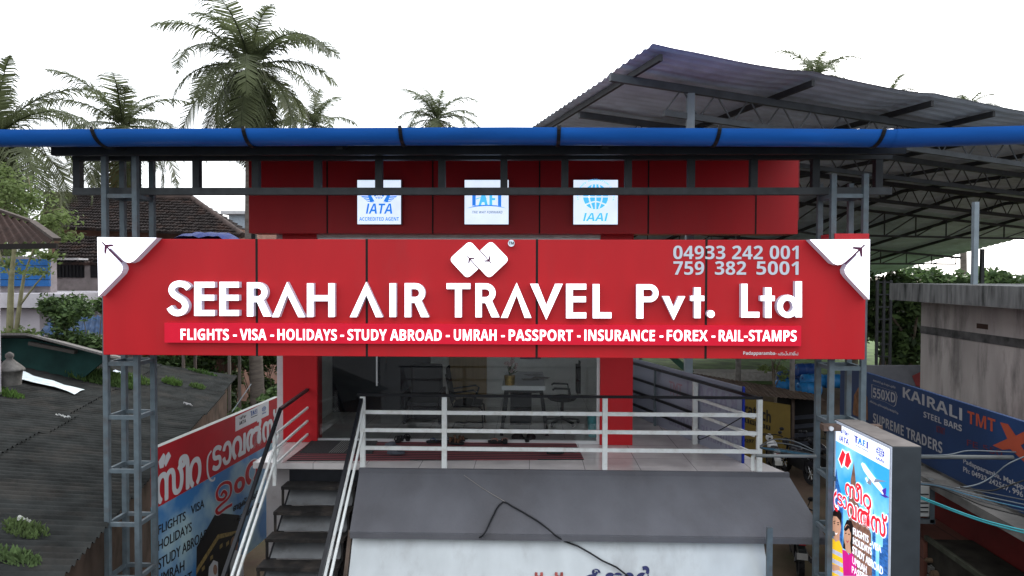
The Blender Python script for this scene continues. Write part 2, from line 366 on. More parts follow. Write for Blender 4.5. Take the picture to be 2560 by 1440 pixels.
sdw.prism([(sa.x, sa.y+.02, ZD-.09), (sb.x, sb.y, ZD-.09), (sb.x, sb.y, ZD-.5), (sa.x, sa.y+.02, ZD-.5)], (-.12, 0, 0)); sdw.build('deck_edge', CONCRETE_G, bld)

# upper red fascia box with panel seams
fb = thing('fascia_board', 'dark red upper fascia board behind the canopy frame, carrying three lit logo squares', 'fascia', (0, 10.9, CZ+1))
YF = 10.85
a, e = P(622, 500, YF), P(1995, 500, YF); zb_ = P(1300, 584, YF).z; ztp = P(1300, 352, YF).z
m = MB(); m.box(a.x, e.x, YF, YF+.45, zb_, ztp); m.build('panel', RED, fb)
for u in (818, 1082, 1349, 1621, 1890):
    m = MB(); x = P(u, 500, YF).x; m.box(x-.012, x+.012, YF-.003, YF+.02, zb_-.002, ztp-.002); m.build('panel_seam', SEAM, fb)

# ------------------------------------------------------------------ stair
def stair_pt(i): return 9.97 - .30*i, ZD - .262*i
SX0, SX1 = -3.57, -2.50
st = thing('staircase', 'steep black steel staircase with open treads climbing to the tiled deck', 'stairs', (-3.0, 9.0, 0))
TREAD = mat('worn_black_tread', (.016, .015, .0145), .6, var=.35, scale=9, stain=(.08, .065, .055), stain_amt=.5, stain_scale=4)
GSHEET = mat('dull_grey_sheet', (.12, .125, .13), .5, var=.2, scale=4, bump=.3, bscale=5, stain=(.06, .055, .05), stain_amt=.7, stain_scale=3)
for i in range(1, 11):
    y, z = stair_pt(i)
    if z < .1: break
    t = MB(); t.box(SX0, SX1, y, y+.27, z-.045, z); t.bar((SX0+.02, y+.02, z-.045), (SX0+.02, y+.02, z-.30), .03); t.bar((SX1-.02, y+.02, z-.045), (SX1-.02, y+.02, z-.30), .03)
    t.build('tread', TREAD, st)
    r_ = MB(); r_.obox((SX0+.07, y+.005, z-.262), (SX1-SX0-.12, 0, 0), (0, .26, .212), (0, .008, -.006)); r_.build('riser_sheet', GSHEET, st)
for x in (SX0+.05, SX1-.05):
    s_ = MB(); y0, z0 = stair_pt(0); y1, z1 = stair_pt(10.5)
    s_.bar((x, y0+.18, z0-.28), (x, y1+.18, z1-.28), .05, .16); s_.build('stringer', BLACK, st)

t = MB(); t.box(SX0+.02, SX1-.02, 9.955, 9.968, ZD-.27, ZD-.095); t.build('top_gap_dark', BLACK, st)  # black panel giving the dark of the open gap under the landing
# stair handrails: black top rail and two white bars
def stair_rail(label, top, bot, bars, posts, extra=None):
    r = thing('stair_railing', label, 'railing', (top[0].x, 9.5, ZD))
    m = MB(); m.bar(top[0], top[1], .045, .045); m.build('handrail', BLACK, r)
    for p, q in bars:
        m = MB(); m.bar(p, q, .03, .03); m.build('rail_bar', WHITEP, r)
    for p, q in posts:
        m = MB(); m.bar(p, q, .045, .045); m.build('post', WHITEP, r)
    return r
# direction of the stair slope
YA, YB = 9.75, 6.5
def along(p, Y): return Vector((p.x, Y, p.z - (p.y - Y)*.262/.30))
# left railing rises to the red column
LX = -3.68
lt = Vector((LX, 10.2, ZD+.80)); lw = Vector((LX-.02, 11.18, ZD+.95))
stl = stair_rail('left stair railing fixed to the red column, black handrail over two white bars', (Vector((LX, 9.95, ZD+.80)), along(Vector((LX, 9.95, ZD+.80)), YB)),
    None, [(along(Vector((LX, 9.95, ZD+.5)), 9.9), along(Vector((LX, 9.95, ZD+.5)), YB)), (along(Vector((LX, 9.95, ZD+.28)), 9.9), along(Vector((LX, 9.95, ZD+.28)), YB))],
    [(Vector((LX, 9.72, ZD-.26)), Vector((LX, 9.72, ZD+.6)))])
m = MB(); m.bar((LX, 9.95, ZD+.80), (LX-.0, 11.19, ZD+.88), .045); m.build('handrail', mat('worn_brown_rail', (.07, .03, .035), .5), stl)
for zz in (.58, .36, .14):
    m = MB(); m.bar((LX, 9.8, ZD+zz-.1), (LX, 11.19, ZD+zz), .03); m.build('rail_bar', WHITEP, stl)
RX = P(903, 990, 9.70).x
str_ = stair_rail('right stair railing meeting the deck railing, black handrail over two white bars', (Vector((RX, 9.72, ZD+1.0)), along(Vector((RX, 9.72, ZD+1.0)), YB)),
    None, [(along(Vector((RX+.02, 9.72, ZD+.85)), 9.7), along(Vector((RX+.02, 9.72, ZD+.85)), YB)), (along(Vector((RX+.02, 9.72, ZD+.55)), 9.7), along(Vector((RX+.02, 9.72, ZD+.55)), YB))],
    [(Vector((RX+.02, 7.3, ZD-2.3)), Vector((RX+.02, 7.3, ZD-1.2)))])

# deck railing
dr = thing('deck_railing', 'white three bar railing with black top rail along the deck front', 'railing', (.5, 9.75, ZD))
YR = 9.75
m = MB(); p, q = P(893, 990, YR), P(1906, 990, YR); zr = (p.z+q.z)/2
m.box(p.x, q.x, YR-.025, YR+.025, zr-.025, zr+.012); m.build('handrail', BLACK, dr, .004)
for u in (907, 1111, 1512, 1898):
    x = P(u, 1100, YR).x; m = MB(); m.box(x-.036, x+.036, YR-.03, YR+.03, ZD, zr-.026); m.build('post', WHITEP, dr, .004)
pu = [907, 1111, 1512, 1898]
for v in (1033, 1078, 1123):
    for i in range(3):
        m = MB(); z = P(1280, v, YR).z; m.box(P(pu[i], v, YR).x+.0365, P(pu[i+1], v, YR).x-.0365, YR-.018, YR+.018, z-.026, z+.026); m.build('rail_bar', WHITEP, dr)
# skewed side railing
sr = thing('side_railing', 'side railing of the deck running back beside the red column with black upper bars', 'railing', (3, 11, ZD))
c0 = Vector((P(1894, 990, YR).x, YR+.06, 0))
def sp(t, h): return Vector((c0.x + sdv.x*t, c0.y + sdv.y*t, ZD+h))
m = MB(); m.bar(sp(0, zr-ZD-.01), sp(4.3, zr-ZD-.01), .05, .04); m.build('handrail', BLACK, sr)
for t in (1.62, 3.0, 4.25):
    m = MB(); m.bar(sp(t, 0), sp(t, zr-ZD-.03), .075 if t < 2 else .04); m.build('post', WHITEP if t < 2 else STEEL, sr)
for hh in (.76, .50, .24):
    m = MB(); m.bar(sp(.04, hh), sp(1.58, hh), .03, .045); m.build('rail_bar', WHITEP, sr)
    m = MB(); m.bar(sp(1.66, hh), sp(4.25, hh), .03, .045); m.build('rail_bar', BLACK, sr)
# back of a banner fixed outside that railing, writing showing through in reverse
bb = thing('banner_back', 'translucent grey back of a banner with reversed lettering tied to the side railing', 'banner', (3.2, 11, ZD))
n2 = Vector((.952, .305, 0))
def bp(t, h): return sp(t, h) + n2*.07
BACKW = mat('pale_banner_back', (.40, .42, .50), .6, var=.05, scale=2, trans=.3)
m = MB(); m.prism([bp(.42, 0.0), bp(4.6, 0.0), bp(4.6, 1.13), bp(.42, 1.13)], n2*.02); m.build('sheet', BACKW, bb)
m = MB(); m.bar(bp(.40, 0.0), bp(.40, 1.14), .03, .05); m.build('blue_edge', mat('blue_edge', (.01, .03, .30), .5), bb)
GH = mat('ghost_lettering', (.31, .31, .41), .6, var=.02); GHR = mat('ghost_red_lettering', (.42, .26, .30), .6, var=.02)
def mtext(s, t0, t1, h0, h1, mm):
    o_ = -n2*.004
    return text('mirrored_lettering', s, bp(t0, h0)+o_, bp(t1, h0)+o_, bp(t0, h1)+o_, mm, bb, .002, 0)
mtext(sans('KAIRALI'), .55, 2.0, .66, .98, GH); mtext('STEEL BARS', 1.25, 2.0, .48, .58, GH)
mtext('TMT', 2.15, 2.6, .66, .9, GHR); mtext(sans('SUPREME TRADERS'), .5, 2.6, .12, .34, GH)

# ------------------------------------------------------------------ the big red shop sign
sg = thing('shop_sign', 'long red shop sign with lit white raised lettering spanning the two lattice towers', 'sign', (0, 8.4, CZ-.4))
YS, YL = 8.30, 8.215
z_t = (P(256, 597, YS).z + P(2165, 600, YS).z)/2; z_b = (P(258, 889, YS).z + P(2163, 897, YS).z)/2
X0, X1 = P(257, 750, YS).x, P(2164, 750, YS).x
m = MB(); m.box(X0, X1, YS, YS+.10, z_b, z_t); m.build('panel', RED, sg, .006)
m = MB(); m.box(X0+.01, X1-.01, YS+.1005, YS+.106, z_b+.01, z_t-.01); m.build('back_sheet', mat('galvanised_back', (.40, .41, .42), .6, .0, var=.1), sg)
for u in (642, 917, 1342, 1765):
    m = MB(); x = P(u, 750, YS).x; m.box(x-.014, x+.014, YS-.002, YS+.02, z_b-.002, z_t+.002); m.build('panel_seam', SEAM, sg)
def z3(x, y): return 400+x/2.8444, 680+y/2.8444
def z4(x, y): return 1300+x/2.8444, 590+y/2.8444
lcount = [0]
def letter(cv, polys, holes=None):
    b = MB(); lcount[0] += 1
    for k, pl in enumerate(polys):
        y = YL - .0008*k
        pts = [P(*cv(x, yy), YL) for x, yy in pl]
        pts = [Vector((p.x, y, p.z)) for p in pts]
        # orientation: make the front face the viewer
        ar = sum(pts[i].x*pts[(i+1) % len(pts)].z - pts[(i+1) % len(pts)].x*pts[i].z for i in range(len(pts)))
        if ar < 0: pts.reverse()
        b.prism(pts, (0, YS-.004-y, 0), 0, 1)
    return b
def rect(x0, x1, y0, y1): return [(x0, y0), (x1, y0), (x1, y1), (x0, y1)]
def arc(cx, cy, rx, ry, a0, a1, n=14): return [(cx+rx*math.cos(R(a0+(a1-a0)*i/n)), cy-ry*math.sin(R(a0+(a1-a0)*i/n))) for i in range(n+1)]
def bowl(x0, x1, y0, y1, w):               # the bowl of R and P
    ym = (y0+y1)/2; ry = (y1-y0)/2; xc = x1-ry
    return [(x0, y0)] + arc(xc, ym, x1-xc, ry, 90, -90) + [(x0, y1), (x0, y1-w)] + arc(xc, ym, x1-xc-w, ry-w, -90, 90) + [(x0, y0+w)]
def E_(x0, x1, y0, y1, w, ym, h): return [(x0, y0), (x1, y0), (x1, y0+h), (x0+w, y0+h), (x0+w, ym-h/2), (x1-2, ym-h/2), (x1-2, ym+h/2), (x0+w, ym+h/2), (x0+w, y1-h), (x1, y1-h), (x1, y1), (x0, y1)]
def R_(x0, xb, y0, y1, xleg, w=45):
    yb = y0 + (y1-y0)*.58
    return [rect(x0, x0+w, y0, y1), bowl(x0+w-2, xb, y0, yb, 42), [(x0+w+8, yb-42), (x0+w+62, yb-38), (xleg, y1), (xleg-56, y1)]]
def A_(xa, y0, xl, xr, y1, w): return [[(xl, y1), (xa, y0), (xr, y1), (xr-w, y1), (xa, y0+.36*(y1-y0)), (xl+w, y1)]]
def t_(xs, y0, y1, w, xa, xb_, ya, yb): return [rect(xs, xs+w, y0, y1), rect(xa, xs+1, ya, yb), rect(xs+w-1, xb_, ya, yb)]
S_pts = [(203, 117), (180, 94), (136, 83), (97, 96), (82, 128), (96, 158), (128, 181), (163, 205), (180, 240), (166, 276), (128, 292), (90, 281), (66, 250)]
LET = [(z3, [[tuple(q) for q in ribbon(S_pts, 44)]], None),
 (z3, [E_(243, 387, 70, 312, 50, 183, 41)], None), (z3, [E_(422, 561, 70, 312, 46, 183, 41)], None),
 (z3, R_(618, 764, 73, 316, 792), None), (z3, A_(904, 70, 797, 1031, 321, 48), None),
 (z3, [[(1045, 80), (1090, 80), (1090, 165), (1197, 165), (1197, 80), (1240, 80), (1240, 320), (1197, 320), (1197, 207), (1090, 207), (1090, 320), (1045, 320)]], None),
 (z3, A_(1466, 70, 1350, 1583, 321, 48), None), (z3, [rect(1632, 1678, 80, 320)], None), (z3, R_(1740, 1885, 79, 321, 1913), None),
 (z3, [[(2038, 80), (2206, 80), (2206, 121), (2145, 121), (2145, 322), (2098, 322), (2098, 121), (2038, 121)]], None),
 (z3, R_(2243, 2386, 80, 322, 2414), None), (z3, A_(2536, 75, 2424, 2641, 326, 48), None),
 (z4, [[(72, 340), (128, 340), (187, 490), (250, 340), (304, 340), (187, 596)]], None),
 (z4, [E_(328, 471, 340, 585, 48, 450, 41)], None), (z4, [[(518, 342), (565, 342), (565, 543), (650, 543), (650, 585), (518, 585)]], None),
 (z4, [rect(830, 877, 343, 587), bowl(875, 985, 343, 470, 38)], None),
 (z4, [[(1012, 428), (1060, 428), (1093, 510), (1128, 428), (1175, 428), (1093, 598)]], None),
 (z4, t_(1240, 366, 584, 45, 1214, 1310, 425, 462), None), (z4, [arc(1358, 555, 27, 27, 0, 345, 16)], None),
 (z4, [[(1574, 340), (1618, 340), (1618, 540), (1702, 540), (1702, 580), (1574, 580)]], None),
 (z4, t_(1743, 366, 582, 45, 1712, 1812, 425, 462), None),
 (z4, [rect(1960, 2005, 322, 578)] + [[(1903+76*math.cos(a), 500-82*math.sin(a)), (1903+76*math.cos(b_), 500-82*math.sin(b_)), (1903+36*math.cos(b_), 500-42*math.sin(b_)), (1903+36*math.cos(a), 500-42*math.sin(a))] for a, b_ in [(2*math.pi*i/20, 2*math.pi*(i+1)/20) for i in range(20)]], None)]
for i, (cv, pl, _) in enumerate(LET):
    letter(cv, pl).build('raised_letter', [WLIT, WSIDE], sg)
# services strip
YP = 8.235
m = MB(); q0, q1 = P(411, 833, YP), P(2003, 839, YP)
zA, zB = P(1207, 811, YP).z, P(1207, 861, YP).z
m.box(q0.x, q1.x, YP, YS-.002, zB, zA); strip = m.build('services_strip', REDLIT, sg)
words = [('FLIGHTS', 452, 572), ('-', 583, 592), ('VISA', 600, 666), ('-', 676, 685), ('HOLIDAYS', 694, 842), ('-', 851, 860), ('STUDY ABROAD', 869, 1104), ('-', 1115, 1124), ('UMRAH', 1135, 1241), ('-', 1253, 1262),
         ('PASSPORT', 1272, 1432), ('-', 1443, 1451), ('INSURANCE', 1461, 1637), ('-', 1649, 1658), ('FOREX', 1667, 1769), ('-', 1779, 1788), ('RAIL', 1797, 1858), ('-', 1860, 1869), ('STAMPS', 1872, 1991)]
tt = []
YT = YP-.002
def rowtext(s, l, r, tp, bt, m_, parent, Y, depth=.003, bold=.0, shear=0):
    bl, br, tl_ = P(l, bt, Y), P(r, bt, Y), P(l, tp, Y); br.z = bl.z + 0; tl_.x = bl.x
    return text('lettering', sans(s), bl, br, tl_, m_, parent, depth, bold, shear)
for s, l, r in words:
    dz = (l-1207)*.0022
    if s == '-': tt.append(rowtext(s, l, r, 838+dz, 842.5+dz, WLIT, None, YT))
    else: tt.append(rowtext(s, l, r, 823.5+dz, 851.5+dz, WLIT, None, YT))
join(tt, 'lettering', strip)
tt = [rowtext('04933', 1683, 1813, 614, 648, PHONE, None, YS-.004), rowtext('242', 1830, 1907, 614, 648, PHONE, None, YS-.004), rowtext('001', 1924, 1996, 614, 648, PHONE, None, YS-.004),
      rowtext('759', 1683, 1760, 653, 687, PHONE, None, YS-.004), rowtext('382', 1787, 1865, 653, 687, PHONE, None, YS-.004), rowtext('5001', 1891, 1996, 653, 687, PHONE, None, YS-.004)]
join(tt, 'phone_numbers', sg)
PW = mat('white_vinyl', (.7, .7, .72), .5)
join([rowtext('Padapparamba-', 1858, 1941, 878, 889.5, PW, None, YS-.004), rowtext('പടപ്പറമ്പ', 1945, 1995, 878, 888, PW, None, YS-.004)], 'place_lettering', sg)
# diamond emblem
def ze(x, y): return 1080+x/8, 590+y/8
def rounded(pts, rad, n=7, sharp=()):
    out = []; k = len(pts); V = [Vector(p) for p in pts]
    for i in range(k):
        p = V[i]; a = (V[i-1]-p); b_ = (V[(i+1) % k]-p)
        if i in sharp: out.append(tuple(p)); continue
        ang = a.angle(b_); t = rad/math.tan(ang/2); A = p+a.normalized()*t; B = p+b_.normalized()*t
        for j in range(n+1):
            s = j/n; out.append(tuple(A*(1-s)**2 + p*2*s*(1-s) + B*s*s))
    return out
def plane_shape(nx, ny, tx, ty, sc, w=.15):    # little aeroplane with a long tail, from nose to tail end (2D)
    n = Vector((nx, ny)); t = Vector((tx, ty)); d = (t-n).normalized(); s = Vector((-d.y, d.x)); L = (t-n).length
    q = lambda a, b_: tuple(n + d*a*sc + s*b_*sc)
    return [q(0, 0), q(.12, .12), q(.75, .13), q(1.55, 1.0), q(1.95, 1.0), q(1.35, .13), tuple(t + s*.13*sc), tuple(t - s*.13*sc), q(1.35, -.13), q(1.95, -1.0), q(1.55, -1.0), q(.75, -.13), q(.12, -.12)]
def flat(cv, pl, Y, mi_mat, parent, name, back, side=None):
    b = MB(); pts = [P(*cv(x, y), Y) for x, y in pl]; pts = [Vector((p.x, Y, p.z)) for p in pts]
    ar = sum(pts[i].x*pts[(i+1) % len(pts)].z - pts[(i+1) % len(pts)].x*pts[i].z for i in range(len(pts)))
    if ar < 0: pts.reverse()
    b.prism(pts, (0, back, 0), 0, 1); return b.build(name, [mi_mat, side or mi_mat], parent)
dA = rounded([(750, 95), (1010, 385), (955, 650), (705, 850), (355, 465)], 120, sharp=(1, 2))
dia1 = rounded([(757, 92), (945, 300), (1140, 520), (915, 665), (702, 855), (340, 465)], 100, sharp=(1, 2, 3))
dia2 = rounded([(1180, 92), (1548, 470), (1137, 855), (940, 640), (750, 440), (972, 280)], 100, sharp=(3, 4, 5))
em = flat(ze, dia1, YL, WLIT, sg, 'emblem_diamond', .09, WSIDE)
em = flat(ze, dia2, YL-.001, WLIT, sg, 'emblem_diamond', .091, WSIDE)
flat(ze, plane_shape(700, 398, 935, 660, 78), YL-.006, DARKGAP, sg, 'emblem_aeroplane', .003)
flat(ze, plane_shape(1190, 553, 955, 285, 78), YL-.006, DARKGAP, sg, 'emblem_aeroplane', .003)
flat(ze, arc(1585, 143, 66, 68, 0, 350, 24), YL, mat('pale_disc', (.6, .7, .78), .4, emit=.15), sg, 'trademark_disc', .05)
o = rowtext('TM', 1272, 1285, 604, 611, BLACK, sg, YL-.003); o.name = 'trademark_lettering'
# corner emblems: white plates with an aeroplane slit
def zc(x, y): return x/3.272, 560+y/3.272
YK = 8.17
cl = [(795, 108), (1282, 112), (1115, 283), (1090, 305), (1058, 318), (1030, 312), (1008, 297), (905, 196), (885, 214), (985, 318), (1000, 342), (1004, 370), (990, 403), (975, 420), (805, 592)]
flat(zc, cl, YK, WLIT, sg, 'corner_emblem', .125, WSIDE)
flat(zc, plane_shape(833, 147, 1000, 313, 48), YK-.003, DARKGAP, sg, 'corner_aeroplane', .002)
def zd(x, y): return 1900+x/2.77, 380+y/2.77
cr_ = [(762, 604), (757, 1023), (612, 870), (590, 840), (586, 815), (600, 785), (672, 712), (660, 700), (595, 757), (565, 778), (537, 783), (505, 770), (345, 606)]
flat(zd, cr_, YK, WLIT, sg, 'corner_emblem', .125, WSIDE)
flat(zd, plane_shape(728, 640, 588, 776, 44), YK-.003, DARKGAP, sg, 'corner_aeroplane', .002)
# red return box over the right tower
m = MB(); x0, x1 = P(2080, 590, 8.48).x, P(2165, 590, 8.48).x; m.box(x0, x1, 8.401, 8.9, P(2100, 600, 8.5).z-.1, P(2100, 584, 8.42).z); m.build('tower_cap', mat('red_cap', (.52, .03, .04), .5), sg)

# ------------------------------------------------------------------ lattice towers
def tower(label, uf, ub, vtop, seed):
    xs_f = [P(u, 1000, 8.45).x for u in uf]
    t = thing('lattice_tower', label, 'tower', ((xs_f[0]+xs_f[1])/2, 8.65, 0), 'steel lattice towers holding the shop sign')
    ztop = P(300 if uf[0] < 1000 else 2100, vtop, 8.5).z
    hw = .031; ya, yb = 8.45, 8.83
    for x in xs_f:
        for y in (ya, yb):
            m = MB(); m.box(x-hw, x+hw, y-hw, y+hw, 0, ztop + (0 if y == ya else -.07)); m.build('post', STEEL, t)
    z = P(300, 909, ya).z; zs = []
    k = z
    while k > .2: zs.append(k); k -= .68
    zs += [P(300, 490, ya).z]
    for z in zs:
        m = MB()
        for y in (ya, yb): m.box(xs_f[0]+hw, xs_f[1]-hw, y-.02, y+.02, z-.025, z+.025)
        for x in xs_f: m.box(x-.02, x+.02, ya+hw, yb-hw, z-.025, z+.025)
        m.build('brace', STEEL, t)
    return t
tower('grey square lattice tower at the left end of the sign, beside the dark corrugated roof', (267, 343), None, 372, 1)
tower('grey square lattice tower at the right end of the sign, beside the lit sign box', (2076.5, 2156), None, 436, 2)

# ------------------------------------------------------------------ canopy roof with gutter
cp = thing('canopy_roof', 'blue edged sheet canopy roof with a dark open frame hanging above the sign', 'canopy', (0, 9, CZ+1.5))
YB_ = 8.64
xa, xb = P(187, 480, YB_).x, P(2225, 480, YB_).x
def zf(v): return P(1250, v, YB_).z
m = MB(); m.box(xa, xb, YB_-.05, YB_+.05, zf(400.5), zf(382)); m.build('frame_beam', DSTEEL, cp)
m = MB(); m.box(xa, xb, YB_-.05, YB_+.05, zf(487.5), zf(470)); m.build('frame_beam', mat('mid_grey_steel', (.048, .054, .058), .5, var=.25, scale=8), cp)
for u in (196, 340, 493, 641, 795, 948, 1105, 1260, 1412, 1570, 1727, 1883, 2037, 2194):
    x = P(u, 440, YB_).x; m = MB(); m.box(x-.044, x+.044, YB_-.045, YB_+.045, zf(470)+.001, zf(400.5)-.001); m.build('frame_upright', DSTEEL, cp)
# sheets rise away from the gutter at about the line of sight
zg = P(1280, 331, 8.0).z
slope = math.tan(R(10.4))
def roofz(y): return zg + (y-8.0)*slope
sx0, sx1 = P(-120, 340, 8.0).x, P(2262, 340, 8.0).x
sh = MB(); nrib = int((sx1-sx0)/.375)
def shf(a, b_):
    x = sx0 + (sx1-sx0)*a; ph = (x/.375) % 1; hgt = .03 if ph < .22 else (0 if .30 < ph < .92 else .015)
    y = 7.93 + 4.6*b_; return (x, y, roofz(y) + hgt)
sh.grid(shf, nrib*12, 2, 0, False)
sh.build('roof_sheet', mat('blue_roof_sheet', (.02, .06, .20), .4, var=.1), cp)
lx0, lx1 = P(142, 370, 8.4).x, P(2255, 370, 8.4).x
for y in (8.35, 9.6, 10.9, 12.2):
    m = MB(); zz = P(1250, 373 - (y-8.35)*3.0, y).z; m.box(lx0 - (y-8.3)*.25, lx1 + (y-8.3)*.1, y-.04, y+.04, zz-.07, zz+.06); m.build('purlin', DSTEEL, cp)
for u in (345, 880, 1500, 2070):
    x = P(u, 380, 8.64).x; m = MB(); m.bar((x, 8.05, roofz(8.05)-.13), (x, 12.4, roofz(12.4)-.13), .08, .12); m.build('rafter', DSTEEL, cp)
for x in (P(345, 380, 8.64).x, P(2070, 380, 8.64).x):
    for y in (8.64, 12.3):
        m = MB(); m.box(x-.035, x+.035, y-.035, y+.035, zf(382) if y < 9 else ZD+3.4, roofz(y)-.18); m.build('strut', DSTEEL, cp)
# half round gutter in two lengths
gt = thing('roof_gutter', 'bright blue half round gutter running along the whole canopy edge', 'gutter', (0, 7.9, CZ+1.5))
def gutter(p, q, rad, mb, th=.006):
    p, q = Vector(p), Vector(q)
    def fn(a, b_):
        c = p.lerp(q, a); t = R(184 + 172*b_) ; return c + Vector((0, rad*math.cos(t), rad*math.sin(t)*1.02))
    def fi(a, b_):
        c = p.lerp(q, a); t = R(356 - 172*b_) ; return c + Vector((0, (rad-th)*math.cos(t), (rad-th)*math.sin(t)*1.02))
    mb.grid(fn, 30, 14); mb.grid(fi, 30, 14)
rg = .178; yg = 7.95
def gc(u, v, dy=0): p = P(u, v, yg+dy-.1); return Vector((p.x, yg+dy, p.z))
m = MB(); gutter(gc(-160, 325), gc(1280, 318.5), rg, m); gutter(gc(1278, 318.5), gc(2262, 324), rg-.001, m); m.build('gutter_length', BLUEP, gt)
m = MB(); gutter(gc(2235, 323.5), gc(2700, 311), rg+.006, m); m.build('gutter_length', BLUEP, gt)
for u in (240, 615, 1003, 1397, 1795, 2203):
    c = gc(u, 320.5 if 700 < u < 2000 else 323); m = MB(); pts = []
    for k in range(12):
        t = R(176 + 150*k/11); pts.append(c + Vector(((.09 if u < 1280 else -.09)*(k/11)*(abs(u-1280)/1000), (rg+.012)*math.cos(t), (rg+.012)*math.sin(t))))
    for k in range(11): m.bar(pts[k], pts[k+1], .042, .008, up=(pts[k]-c).normalized())
    m.build('bracket', BLACK, gt)

# ------------------------------------------------------------------ logo drawings on any plane (o, ex, ey span one unit square)
class Plane:
    def __init__(s, o, ex, ey): s.o, s.ex, s.ey = Vector(o), Vector(ex), Vector(ey); s.n = s.ex.cross(s.ey).normalized()
    def p(s, x, y, k=1): return s.o + s.ex*x + s.ey*y + s.n*(.002*k)
    def poly(s, mb, pts, k=1, mi=0):
        a = [s.p(x, y, k) for x, y in pts]
        nn = sum((a[i].cross(a[(i+1) % len(a)]) for i in range(len(a))), Vector())
        if nn.dot(s.n) < 0: a.reverse()
        mb.poly(a, mi)
    def stroke(s, mb, pts, w, k=1, mi=0, sub=5): s.poly(mb, [tuple(q) for q in ribbon(pts, w, sub)], k, mi)
    def text(s, t, x0, x1, y0, y1, m, k=1, bold=.0, shear=0): return text('lettering', sans(t), s.p(x0, y0, k), s.p(x1, y0, k), s.p(x0, y1, k), m, None, .001, 0, shear)
    def add(s, mb, o, mi=0):
        mb.add([v.co for v in o.data.vertices], [tuple(p.vertices) for p in o.data.polygons], mi); me = o.data; bpy.data.objects.remove(o); bpy.data.meshes.remove(me)
def ell(cx, cy, rx, ry, a0=0, a1=350, n=28): return [(cx+rx*math.cos(R(a0+(a1-a0)*i/n)), cy+ry*math.sin(R(a0+(a1-a0)*i/n))) for i in range(n+1)]
def globe(pl, mb, cx, cy, r, k, lw, mi=0, mw=1):
    pl.poly(mb, ell(cx, cy, r, r), k, mi)
    pl.stroke(mb, [(cx, cy-r), (cx, cy), (cx, cy+r)], lw, k+.5, mw)
    pl.stroke(mb, [(cx-r, cy), (cx, cy), (cx+r, cy)], lw, k+.6, mw)
    for s in (-1, 1):
        pl.stroke(mb, [(cx+s*r*.25, cy-r*.95), (cx+s*r*.52, cy), (cx+s*r*.25, cy+r*.95)], lw, k+.7+.1*s, mw)
        pl.stroke(mb, [(cx-r*.8, cy+s*r*.62), (cx, cy+s*r*.38), (cx+r*.8, cy+s*r*.62)], lw, k+.9+.05*s, mw)
def logo_iata(pl, x, y, w, h, mc, mw, parent, k=1, agent=False, mt=None):
    mb = MB(); X = lambda a: x+w*a; Yy = lambda a: y+h*a
    q = Plane(pl.p(x, y, 0), pl.ex*w, pl.ey*h)
    y0 = .30 if agent else .0
    cy_ = .685 if agent else .78
    globe(q, mb, .5, cy_, .12 if agent else .145, k, .02)
    for s in (-1, 1):
        for i in range(4):
            a = .97-.055*i; yy = cy_-.005-.045*i if agent else .80-.062*i
            q.poly(mb, [(.5+s*(a-.5), yy), (.5+s*.2, yy-.01*i), (.5+s*(.15-.02*i), yy-.035-.01*i), (.5+s*(a-.5-.04), yy-.030)], k+1.3+.05*i)
        q.poly(mb, [(.5+s*.20, cy_), (.5+s*.26, cy_), (.5+s*.20, cy_-.19), (.5+s*.10, cy_-.17)], k+1.7)
    if agent:
        q.add(mb, q.text('IATA', .2, .8, .24, .47, mc, k, .03, .2)); q.add(mb, q.text('ACCREDITED AGENT', .05, .95, .08, .165, mc, k, .015))
    else: q.add(mb, q.text('IATA', .12, .88, .04, .40, mc, k, .03, .1))
    return mb.build('member_logo', [mc, mw], parent)
def logo_tafi(pl, x, y, w, h, m1, m2, m3, parent, k=1):
    q = Plane(pl.p(x, y, 0), pl.ex*w, pl.ey*h); mb = MB()
    q.poly(mb, [(.08, .97), (.30, .97), (.30, .86), (.235, .86), (.235, .44), (.15, .44), (.15, .86), (.08, .86)], k, 0)
    q.poly(mb, [(.86, .97), (.78, .97), (.78, .44), (.86, .40)], k, 0)
    q.poly(mb, [(.30, .44), (.39, .95), (.46, .95), (.53, .47), (.46, .47), (.445, .58), (.39, .58), (.365, .44)], k+.2, 1)
    q.poly(mb, [(.57, .47), (.57, .95), (.73, .95), (.73, .85), (.64, .85), (.64, .75), (.71, .75), (.71, .66), (.64, .66), (.64, .46)], k+.2, 1)
    q.stroke(mb, [(.24, .70), (.35, .76), (.5, .72)], .03, k+.4, 1)
    q.poly(mb, [(0, .33), (.25, .45), (.5, .475), (.75, .45), (1, .33), (.75, .405), (.5, .43), (.25, .40)], k+.6, 0)
    q.add(mb, q.text('THE WAY FORWARD', .15, .89, .12, .23, m3, k, .01, .2), 2)
    return mb.build('member_logo', [m1, m2, m3], parent)
def logo_iaai(pl, x, y, w, h, mc, mw, parent, k=1, ring=True):
    q = Plane(pl.p(x, y, 0), pl.ex*w, pl.ey*h); mb = MB()
    globe(q, mb, .5, .62, .28, k, .03)
    q.add(mb, q.text('IAAI', .22, .78, .08, .26, mc, k, .03, .2))
    if ring:
        s = 'IATA AGENTS ASSOCIATION OF INDIA'
        for i, ch in enumerate(s):
            if ch == ' ': continue
            t = R(190 - 200*i/(len(s)-1)); c = Vector((.5+.385*math.cos(t), .62+.36*math.sin(t)))
            e = Vector((math.sin(t), -math.cos(t)))*.02; f = Vector((math.cos(t), math.sin(t)))*.036
            b0 = c-e; b1 = c+e; b2 = c-e+f
            if ch == 'I': b0 = c-e*.25; b1 = c+e*.25; b2 = b0+f
            q.add(mb, text('lettering', ch, q.p(*b0, k), q.p(*b1, k), q.p(*b2, k), mc, None, .001, .01, res=2))
    return mb.build('member_logo', [mc, mw], parent)
